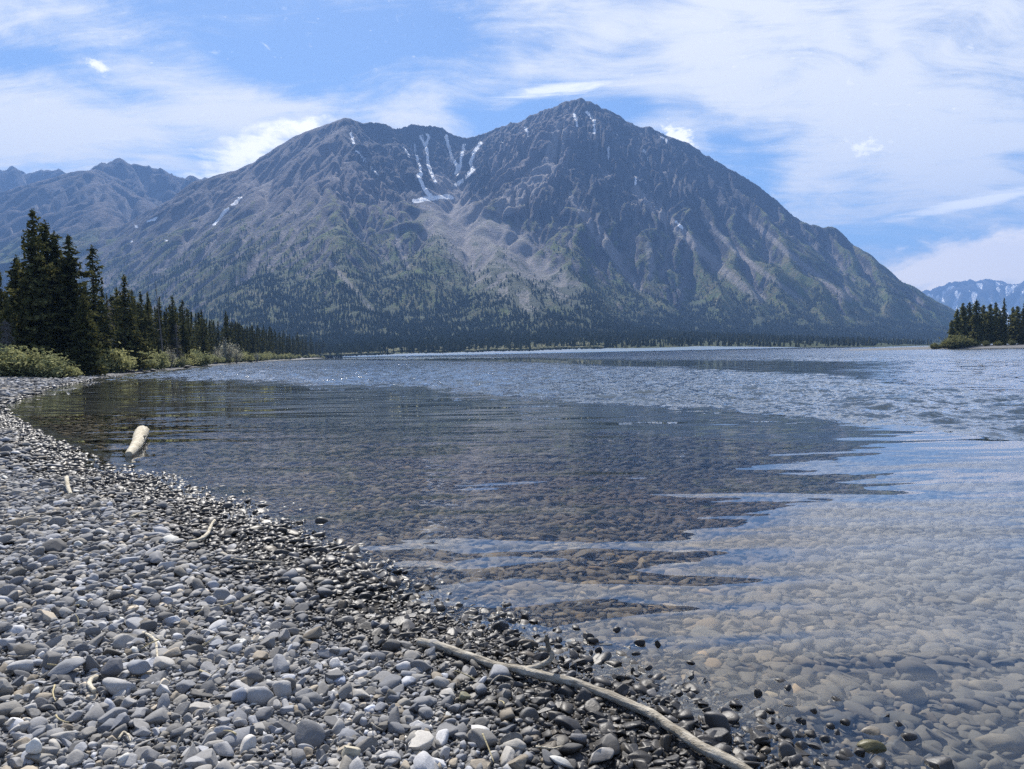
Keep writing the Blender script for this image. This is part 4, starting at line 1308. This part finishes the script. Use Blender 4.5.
        for k in range(130):
            z = rng.uniform(.06, .97) * h; a = rng.uniform(0, 6.28); L = (1 - z / h) * rng.uniform(.8, 2.1) + .15
            q = np.linspace(0, 1, 4); C0 = np.stack([math.cos(a) * L * q, math.sin(a) * L * q, z - .4 * L * q], -1)
            br.append(tube(C0, .028 * (1 - q * .6), 4))
            for j in range(4):
                c0 = C0[1] + (C0[3] - C0[1]) * rng.random(); dv = np.array([rng.normal(0, .22), rng.normal(0, .22), -.22])
                br.append(tube(np.stack([c0, c0 + dv * .6, c0 + dv]), np.array([.016, .014, .008]), 3, cap=False))
        link('branch', mixed_mesh('branch', br, GREYBARK), e)
        tag(e, lab, 'dead tree')


def willow(seed, W=3.0, H=2.2, n=2600, leaf=0.13, mat=None, bare=False):
    rng = np.random.default_rng(seed)
    stems, C = [], []
    ns = 26
    for k in range(ns):
        a = rng.uniform(0, 6.28); rr = math.sqrt(rng.random()) * W * .5
        tip = np.array([math.cos(a) * rr, math.sin(a) * rr * .8, H * rng.uniform(.55, 1.05) * (1 - .45 * (rr / (W * .5)) ** 2)])
        q = np.linspace(0, 1, 6)
        P = np.stack([tip[0] * q ** .8, tip[1] * q ** .8, tip[2] * q], -1) + rng.normal(0, .05, (6, 3)) * q[:, None]
        stems.append(tube(P, .035 * (1 - q * .8), 5))
        m = n // ns
        t = rng.uniform(.22, 1.0, m) ** .8
        i = np.minimum((t * 5).astype(int), 4); f = t * 5 - i
        base = P[i] * (1 - f[:, None]) + P[i + 1] * f[:, None]
        C.append(base + rng.normal(0, 1, (m, 3)) * (0.11 * W * (0.5 + .5 * t))[:, None] * np.array([1, 1, .75]))
        if bare:
            for j in range(9):
                b = P[rng.integers(2, 6)]; d = rng.normal(0, .3, 3) + np.array([0, 0, .35])
                stems.append(tube(np.stack([b, b + d * .5, b + d + rng.normal(0, .06, 3)]), np.array([.018, .014, .006]), 4))
    C = np.concatenate(C); C[:, 2] = np.abs(C[:, 2])
    V, q = leaf_quads(C, leaf * rng.uniform(.6, 1.2, len(C)), rng, aspect=.8)
    return np_mesh('foliage', V, q, mat or WILLOW, False), mixed_mesh('stem', stems, GREYBARK if bare else BARK), H


def add_bush(pr, px, Y, h, w=1.0, label=None, group=None, name='willow_bush', cat='bush', y_off=0.0):
    fo, st, H = pr
    p = at(px, 356, Y); z = float(ground_h(p[:1], p[1:2])[0]) - .05
    e = empty(name, (p[0], p[1] + y_off, z), random.uniform(0, 6.28)); s = h / H; e.scale = (s * w, s * w, s)
    link('foliage', fo, e); link('stem', st, e)
    tag(e, label, cat, group)


def shore_bushes():
    pr = [willow(600 + k) for k in range(4)]
    rng = np.random.default_rng(91)
    G = 'willow bushes along the left beach'
    near = [(-22, 69, 2.8, 1.3), (2, 68, 2.9, 1.4), (24, 68, 2.7, 1.45), (44, 69, 2.5, 1.3), (58, 71, 1.8, 1.2), (70, 72.5, 1.2, 1.2)]
    labs = ['sunlit willow bush cut by the left edge of the view', 'largest sunlit willow bush at the foot of the big left clump', 'wide olive willow bush under the tallest spruce', 'round willow bush ending the left thicket', 'small willow bush trailing off the left thicket', 'lowest willow scrub at the end of the left thicket']
    for k, (px, Y, h, w) in enumerate(near):
        add_bush(pr[k % 4], px, Y, h, w, labs[k], G)
    SP = np.array([(90, 84), (110, 92), (150, 112), (200, 168), (250, 296), (290, 488), (326, 930)], float)
    for k in range(24):
        px = 88 + 98 * (k + .5) / 24 + rng.uniform(-2, 2)
        Y = np.interp(px, SP[:, 0], SP[:, 1]) * rng.uniform(1.05, 1.11)
        add_bush(pr[k % 4], px, Y, rng.uniform(2.0, 3.2), rng.uniform(1.0, 1.4), 'olive willow bush in the thicket below the shore spruces', G)
    for k in range(30):
        px = 186 + 138 * (k + .5) / 30 + rng.uniform(-2, 2)
        Y = np.interp(px, SP[:, 0], SP[:, 1]) * rng.uniform(1.05, 1.10)
        add_bush(pr[k % 4], px, Y, rng.uniform(2.4, 3.6) * (1 if px < 240 else 1.25), rng.uniform(1.0, 1.5), 'small far willow bush in the strip before the dwindling spruces', G)
    pb = [willow(640 + k, 3.2, 4.2, 700, .14, PALE, True) for k in range(2)]
    for k, (px, Y, h, lab) in enumerate([(227, 243, 8.5, 'tall pale silvery willow before the dark spruces'), (236, 256, 7.0, 'pale silvery willow right of the tall one'), (217, 226, 5.2, 'low pale willow left of the tall silvery one'),
                                          (203, 188, 5.4, 'pale leafy willow standing behind the far gravel'), (170, 138, 4.2, 'tall thin willow sprouting above the thicket')]):
        add_bush(pb[k % 2], px, Y, h, .9, lab)
    add_bush(pb[0], 256.5, 318, 4.6, .7, 'small grey bare bush standing at the far waterline', None)


def islet_plants():
    G = 'trees of the right islet'
    hand = [(952, 320, 276, 1.0), (957, 309, 280, 1.0), (963, 303, 284, .85), (969, 302, 290, .95), (977, 300, 284, .95), (984, 305, 292, 1.0), (990, 304, 284, .9), (996, 302, 292, .8), (1004, 298, 280, 1.0), (1013, 307, 290, .9), (1018, 306, 284, .9), (1024, 301, 280, 1.1),
            (1036, 300, 284, 1.0), (1048, 303, 290, 1.0), (1062, 300, 286, 1.0), (1078, 304, 292, 1.0)]
    labs = {0: 'short round tree at the left end of the islet wood', 1: 'second tree from the left end of the islet wood', 4: 'tall leafy topped tree left of the spire on the islet', 7: 'thin see through tree just left of the islet spire', 8: 'tallest dark spire spruce on the islet', 11: 'broad spruce cut by the right edge of the view'}
    for k, (px, top, Y, w) in enumerate(hand):
        pr = FULL[k % 4] if k in (8, 11) else ROUNDISH[k % 4]
        tree_at(pr, px, top, Y, w * (1.0 if k not in (8, 11) else .8), label=labs.get(k, 'leafy dark tree crowded in the islet wood'), group=G, name='spruce_tree' if k in (8, 11) else 'islet_tree')
    rng = np.random.default_rng(5)
    for k in range(22):
        px = 954 + 130 * (k + rng.random()) / 22
        tree_at(ROUNDISH[k % 4] if k % 3 else FARTREE[k % 5], px, 309 + rng.uniform(0, 14), rng.uniform(288, 318), rng.uniform(.8, 1.1), label='leafy dark tree crowded in the islet wood', group=G, name='islet_tree')
    pr = [willow(660 + k, 3.4, 2.6, 1100, .2, WILLOW_DARK) for k in range(3)]
    for k, (px, Y, h) in enumerate([(934.5, 272, 2.4), (939, 271, 1.6), (944, 271, 2.2), (949, 270, 3.4), (954, 271, 4.6), (959, 272, 4.2), (964, 271, 4.0), (969, 272, 2.6), (976, 272, 2.4), (986, 273, 2.0), (998, 273, 1.8), (1012, 274, 2.2)]):
        add_bush(pr[k % 3], px, Y, h, 1.2, ['low russet bush at the very tip of the islet', 'low bush next to the tip of the islet'][k] if k < 2 else 'green shore bush at the foot of the islet trees', 'bushes along the islet shore')


def far_forest():
    """the dark wood on the lower slopes: thousands of small spruces that read as one mass"""
    rng = np.random.default_rng(123)
    xs, ys, H = MTN['X'], MTN['Y'], MTN['H']
    fo = MTN['forest']; veg = MTN['veg']; sl = MTN['slope']; sc = MTN['scree']
    ny, nx = H.shape
    XX, YY = np.meshgrid(xs, ys)
    pt = fbm(XX / 70, YY / 70, 4, 501)
    w = fo * sstep(-.2, .3, pt + fo * .22 - .02) + 0.10 * veg * sstep(.15, .45, pt) * (1 - sstep(520, 760, H)) * (1 - fo)
    w = w * (H > 1.0) * (1 - sc * .9) * (YY < 3600) * (1 - .8 * (1 - sstep(10, 30, H)) * sstep(-300, 150, XX))
    c = np.cumsum(w.ravel()); n = 90000
    idx = np.searchsorted(c, rng.random(n) * c[-1])
    iy, ix = idx // nx, idx % nx
    cell = xs[1] - xs[0]
    u = rng.random(n) * .98; v = rng.random(n) * .98
    ix = np.minimum(ix, nx - 2); iy = np.minimum(iy, ny - 2)
    h = H[iy, ix] * (1 - u) * (1 - v) + H[iy, ix + 1] * u * (1 - v) + H[iy + 1, ix] * (1 - u) * v + H[iy + 1, ix + 1] * u * v
    x = xs[ix] + u * cell; y = ys[iy] + v * cell
    th = rng.uniform(6, 14, n) * (1 - .35 * sstep(150, 600, h))
    # the flat wood on the left behind the shore row
    m = 5200
    lx = rng.uniform(-1500, -60, m); ly = rng.uniform(120, 1500, m)
    d = shore_sd(lx, ly)
    k = (d > 34) & (ly > 330) & (d < 600)
    lx, ly = lx[k], ly[k]
    lz = ground_h(lx, ly)
    x = np.concatenate([x, lx]); y = np.concatenate([y, ly]); h = np.concatenate([h, lz]); th = np.concatenate([th, rng.uniform(8, 13, len(lx))])
    n = len(x)
    wd = th * rng.uniform(.13, .22, n)
    V = np.zeros((n, 11, 3)); a0 = rng.uniform(0, 6.28, n)
    for k in range(5):
        a = a0 + k * 2 * math.pi / 5
        V[:, k] = np.stack([x + np.cos(a) * wd * rng.uniform(.8, 1.2, n), y + np.sin(a) * wd, h + th * .05], -1)
        V[:, 5 + k] = np.stack([x + np.cos(a + .6) * wd * .55 * rng.uniform(.7, 1.3, n), y + np.sin(a + .6) * wd * .55, h + th * .5], -1)
    V[:, 10] = np.stack([x, y, h + th], -1)
    T = []
    for k in range(5):
        k2 = (k + 1) % 5
        T += [(k, k2, 5 + k), (k2, 5 + k2, 5 + k), (5 + k, 5 + k2, 10)]
    T = np.array(T)
    Fc = (T[None] + (np.arange(n) * 11)[:, None, None]).reshape(-1, 3)
    tint = np.repeat(rng.uniform(0, 1, n), 11)
    m_, nt = new_mat('far_spruces')
    c_ = nt.mix(nt.attr('shade'), (0.026, 0.036, 0.022), (0.080, 0.085, 0.045))
    principled(nt, c_, .95, None, .1)
    o = link('forest', np_mesh('forest', V.reshape(-1, 3), Fc, m_, False, {'shade': tint}))
    tag(o, 'dark spruce forest covering the lower mountain slopes beyond the lake', 'forest', kind='stuff')
    # light leafy scrub on the slopes and along the far shoreline
    w = veg * (1 - fo) * sstep(-.1, .3, fbm(XX / 50, YY / 50, 4, 601)) * (H > 2) * (YY < 3400) * (1 - sc) * (1 - sstep(420, 700, H))
    strip = (H > 0.5) * (1 - sstep(6, 16, H)) * (XX < 150) * (XX > -900) * sstep(.0, .25, fbm(XX / 60, YY / 60, 3, 44) + .1)
    c = np.cumsum((w + strip * 2.5).ravel()); n = 30000
    idx = np.searchsorted(c, rng.random(n) * c[-1]); iy, ix = np.minimum(idx // nx, ny - 2), np.minimum(idx % nx, nx - 2)
    x = xs[ix] + rng.random(n) * cell; y = ys[iy] + rng.random(n) * cell; h = H[iy, ix]
    pv, pf = ico(1)
    s = rng.uniform(1.2, 3.2, n)
    V = pv[None] * np.stack([s, s, s * .8], -1)[:, None, :] * rng.uniform(.75, 1.25, (n, len(pv), 1)) + np.stack([x, y, h + s * .4], -1)[:, None, :]
    Fc = (pf[None] + (np.arange(n) * len(pv))[:, None, None]).reshape(-1, 3)
    m_, nt = new_mat('slope_scrub')
    c_ = nt.mix(nt.attr('shade'), (0.085, 0.095, 0.045), (0.21, 0.20, 0.12))
    principled(nt, c_, .95, None, .1)
    o = link('scrub', np_mesh('scrub', V.reshape(-1, 3), Fc, m_, False, {'shade': np.repeat(rng.random(n), len(pv))}))
    tag(o, 'light green scrub dotting the mountain slopes between the forest patches', 'scrub', kind='stuff')


left_spruces()
shore_bushes()
islet_plants()
far_forest()


# ------------------------------------------------------------------ driftwood
def resample(P, n):
    P = np.asarray(P, float)
    s = np.concatenate([[0], np.cumsum(np.linalg.norm(np.diff(P, axis=0), axis=1))])
    t = np.linspace(0, s[-1], n)
    Q = np.stack([np.interp(t, s, P[:, k]) for k in range(3)], -1)
    for _ in range(2):
        Q[1:-1] = (Q[:-2] + 2 * Q[1:-1] + Q[2:]) / 4
    return Q


def local(P):
    c = P[0].copy()
    return P - c, c


def branch():
    px = [(419, 645, 4.3), (432, 648, 4.4), (447, 652, 4.5), (470, 660, 4.4), (498, 669, 4.6), (525, 676, 5.0), (548, 681, 5.0), (575, 687, 4.7), (603, 696, 4.9), (632, 708, 5.2), (655, 721, 5.3), (678, 737, 5.5), (704, 754, 5.8), (731, 768, 6.0), (764, 784, 6.2)]
    P = []; R_ = []
    for x, y, hw in px:
        g = ground_pt(x, y + 1)
        d = math.hypot(g[0], g[1])
        r = hw / F * d * 0.90
        q = at(x, y, g[1] + r * .4); q = at(x, y, g[1] - .05); q[2] = max(q[2], g[2] + r * .8) + .02
        P.append(q); R_.append(r)
    P = np.array(P)
    Q = resample(P, 70); Rr = np.interp(np.linspace(0, 1, 70), np.linspace(0, 1, len(R_)), R_)
    Q += np.stack([perlin(np.linspace(0, 11, 70), np.full(70, k + .5), 7) for k in range(3)], -1) * .013
    Rr = Rr * (1 + .08 * perlin(np.linspace(0, 14, 70), np.full(70, .5), 8))
    Q, c = local(Q)
    e = empty('driftwood_branch', c)
    link('stem', mixed_mesh('stem', [tube(Q, Rr, 16, .22, 4)], DRIFT), e)
    b = np.argmin(np.abs(proj(Q + c)[:, 0] - 523))
    Y0 = (Q + c)[b][1]
    sp = [(Q + c)[b], at(538, 667, Y0 - .02), at(549, 661, Y0 - .02), at(553.5, 655, Y0 - .02), at(550, 650.5, Y0 - .02), at(545, 648.5, Y0 - .02), at(540, 649, Y0 - .01)]
    S = resample(np.array(sp) - c, 26)
    tw = link('twig', mixed_mesh('twig', [tube(S, np.linspace(.018, .012, 26), 9, .15, 6)], DRIFT), e)
    sp2 = resample(np.array([at(549, 651, Y0 - .02), at(547.5, 644, Y0 - .02), at(546.3, 635, Y0 - .02)]) - c, 10)
    link('spike', mixed_mesh('spike', [tube(sp2, np.linspace(.015, .008, 10), 7, .1, 2)], wood_mat('dark_twig', (0.10, 0.09, 0.07), (0.22, 0.19, 0.15))), tw)
    tag(e, 'long bleached driftwood branch with a forked twig lying across the waterline', 'driftwood')


def log():
    a = on_water(128.5, 457); b = on_water(144.5, 437)
    P = np.array([[a[0], a[1], .035], [(a[0] * .6 + b[0] * .4), (a[1] * .6 + b[1] * .4), .085], [b[0], b[1], .13]])
    n = 60; Q = resample(P, n); t = np.linspace(0, 1, n)
    Rr = np.interp(t, [0, .05, .16, .3, .42, .6, .9, .97, 1], [.06, .078, .088, .104, .108, .125, .145, .14, .13])
    Rr = Rr * (1 + .03 * perlin(t * 9, t * 0 + .5, 3))
    Q[:, 0] += .035 * np.sin(t * 5); Q, c = local(Q)
    kn = np.array([Q[34], Q[34] + np.array([.12, -.06, .05]), Q[34] + np.array([.19, -.10, .09])])
    o = link('floating_log', mixed_mesh('floating_log', [tube(Q, Rr, 22, .10, 9), tube(kn, np.array([.045, .03, .022]), 9, .1, 2)], PALELOG)); o.location = c
    tag(o, 'pale bleached log resting in the shallow water near the left bank', 'log')


def stick(pxs, hw, label, mat, lift=.5, tip=.5, name='stick', sides=8, up=None):
    P, R_ = [], []
    for i, (x, y) in enumerate(pxs):
        g = ground_pt(x, y); d = math.hypot(g[0], g[1]); r = hw / F * d
        q = g.copy(); q[2] += .025 + r * lift + (up[i] if up else 0)
        P.append(q); R_.append(r)
    n = 22
    Q = resample(np.array(P), n); Rr = np.interp(np.linspace(0, 1, n), np.linspace(0, 1, len(R_)), R_) * np.linspace(1, tip, n)
    Q, c = local(Q)
    o = link(name, mixed_mesh(name, [tube(Q, Rr, sides, .2, int(pxs[0][0]))], mat)); o.location = c
    tag(o, label, 'stick')


STRAW = wood_mat('straw', (0.38, 0.32, 0.18), (0.55, 0.48, 0.30), 2.0)
branch(); log()
stick([(97, 683), (91, 686), (89, 690), (92, 695), (95, 698)], 2.3, 'short thick curved stick lying beside the long flat slab', PALELOG, tip=.8)
stick([(143, 638), (150, 641), (156, 646), (157, 655), (158, 667)], 1.6, 'thin bleached hooked stick in the middle of the left beach', PALELOG, tip=.5)
stick([(55, 691), (53, 698), (54, 703), (56, 707)], 0.9, 'thin yellow twig left of the short curved stick', STRAW)
stick([(67, 490), (68, 494), (71, 498)], 1.9, 'short pale wood stub standing on the beach below the floating log', PALELOG, tip=.9, up=[.12, .05, 0])
stick([(131, 520), (140, 516), (153, 514)], 1.2, 'slim white stick lying near the wet shingle', PALELOG)
stick([(190, 546), (200, 544), (208, 540), (212, 533), (215, 530)], 2.2, 'crooked tan stick with a raised end on the middle beach', PALELOG, up=[0, 0, 0.02, .05, .06])
stick([(222, 557), (233, 563), (250, 565), (268, 566), (281, 566)], 1.8, 'long grey stick lying flat before the dark wet stones', DRIFT)
stick([(22, 522), (36, 518), (50, 516)], 1.1, 'faint grey stick at the left edge of the beach', DRIFT)
stick([(483, 752), (489, 760), (494, 769)], 1.0, 'thin tan twig standing between stones at the bottom edge', STRAW, up=[.05, .02, 0])
stick([(536, 753), (552, 755), (566, 752)], 1.2, 'pale forked twig lying below the driftwood branch', PALELOG)
stick([(119, 745), (124, 738), (129, 742), (131, 748)], 1.2, 'small bent pale twig near the bottom left', PALELOG)
stick([(200, 676), (208, 679), (214, 683)], 1.1, 'tiny straw coloured twig in the dip of the shingle', STRAW)


def straw_bits():
    rng = np.random.default_rng(8)
    for k in range(26):
        px, py = rng.uniform(10, 520), rng.uniform(560, 766)
        g = ground_pt(px, py)
        if shore_sd(g[:1], g[1:2])[0] < .5: continue
        L = rng.uniform(.05, .13); a = rng.uniform(0, 6.28); t = np.linspace(-.5, .5, 7)
        Q = np.stack([np.cos(a) * t * L - np.sin(a) * .12 * L * t * t * 4, np.sin(a) * t * L + np.cos(a) * .12 * L * t * t * 4, .05 + .015 * t * rng.normal(0, 2)], -1)
        o = link('twig', mixed_mesh('twig', [tube(Q, np.linspace(.0045, .002, 7), 5, .1, k)], STRAW if k % 2 else DRIFT)); o.location = g
        tag(o, 'tiny straw coloured twig caught between the stones of the near beach', 'twig', 'twigs between the beach stones')


straw_bits()


def shore_logs():
    for k, (px, py, L, lab) in enumerate([(241, 361.6, 3.2, 'white drift log on the far gravel left of the small grey bush'), (249, 361.0, 4.0, 'long white drift log just left of the small grey bush'), (262, 360.6, 3.6, 'white drift log just right of the small grey bush'), (271, 360.2, 5.0, 'white drift log furthest along the gravel point'), (186, 363.8, 2.2, 'white drift log beside the black boulder')]):
        g = ground_pt(px, py)
        t = np.linspace(-.5, .5, 8); a = .12 * (k - 2)
        Q = np.stack([t * L * math.cos(a), t * L * math.sin(a), .25 + .05 * np.sin(t * 5)], -1)
        o = link('drift_log', mixed_mesh('drift_log', [tube(Q, np.linspace(.3, .2, 8), 9, .2, k)], PALELOG)); o.location = g
        tag(o, lab, 'log')


def buoy():
    p = at(407, 356.6, 520); e = empty('buoy', (p[0], p[1], 0))
    prof = [(0, -.45), (.5, -.4), (.75, -.1), (.78, .12)]; prof2 = [(.78, .12), (.74, .5), (.55, .85), (.22, 1.05), (.1, 1.5), (0, 1.52)]
    for nm, pf, colr in (('hull', prof, (.03, .035, .05)), ('float_top', prof2, (.75, .76, .78))):
        V = np.array([(r * math.cos(a), r * math.sin(a), z) for r, z in pf for a in np.linspace(0, 2 * math.pi, 17)[:-1]])
        m_, nt = new_mat('buoy_' + nm); principled(nt, nt.mix(nt.noise(nt.pos(), 3, 3), colr, tuple(c * .8 for c in colr)), .5)
        link(nm, np_mesh(nm, V, grid_faces(len(pf), 16, True), m_), e)
    tag(e, 'small white buoy with dark base floating off the far shore', 'buoy')


shore_logs(); buoy()
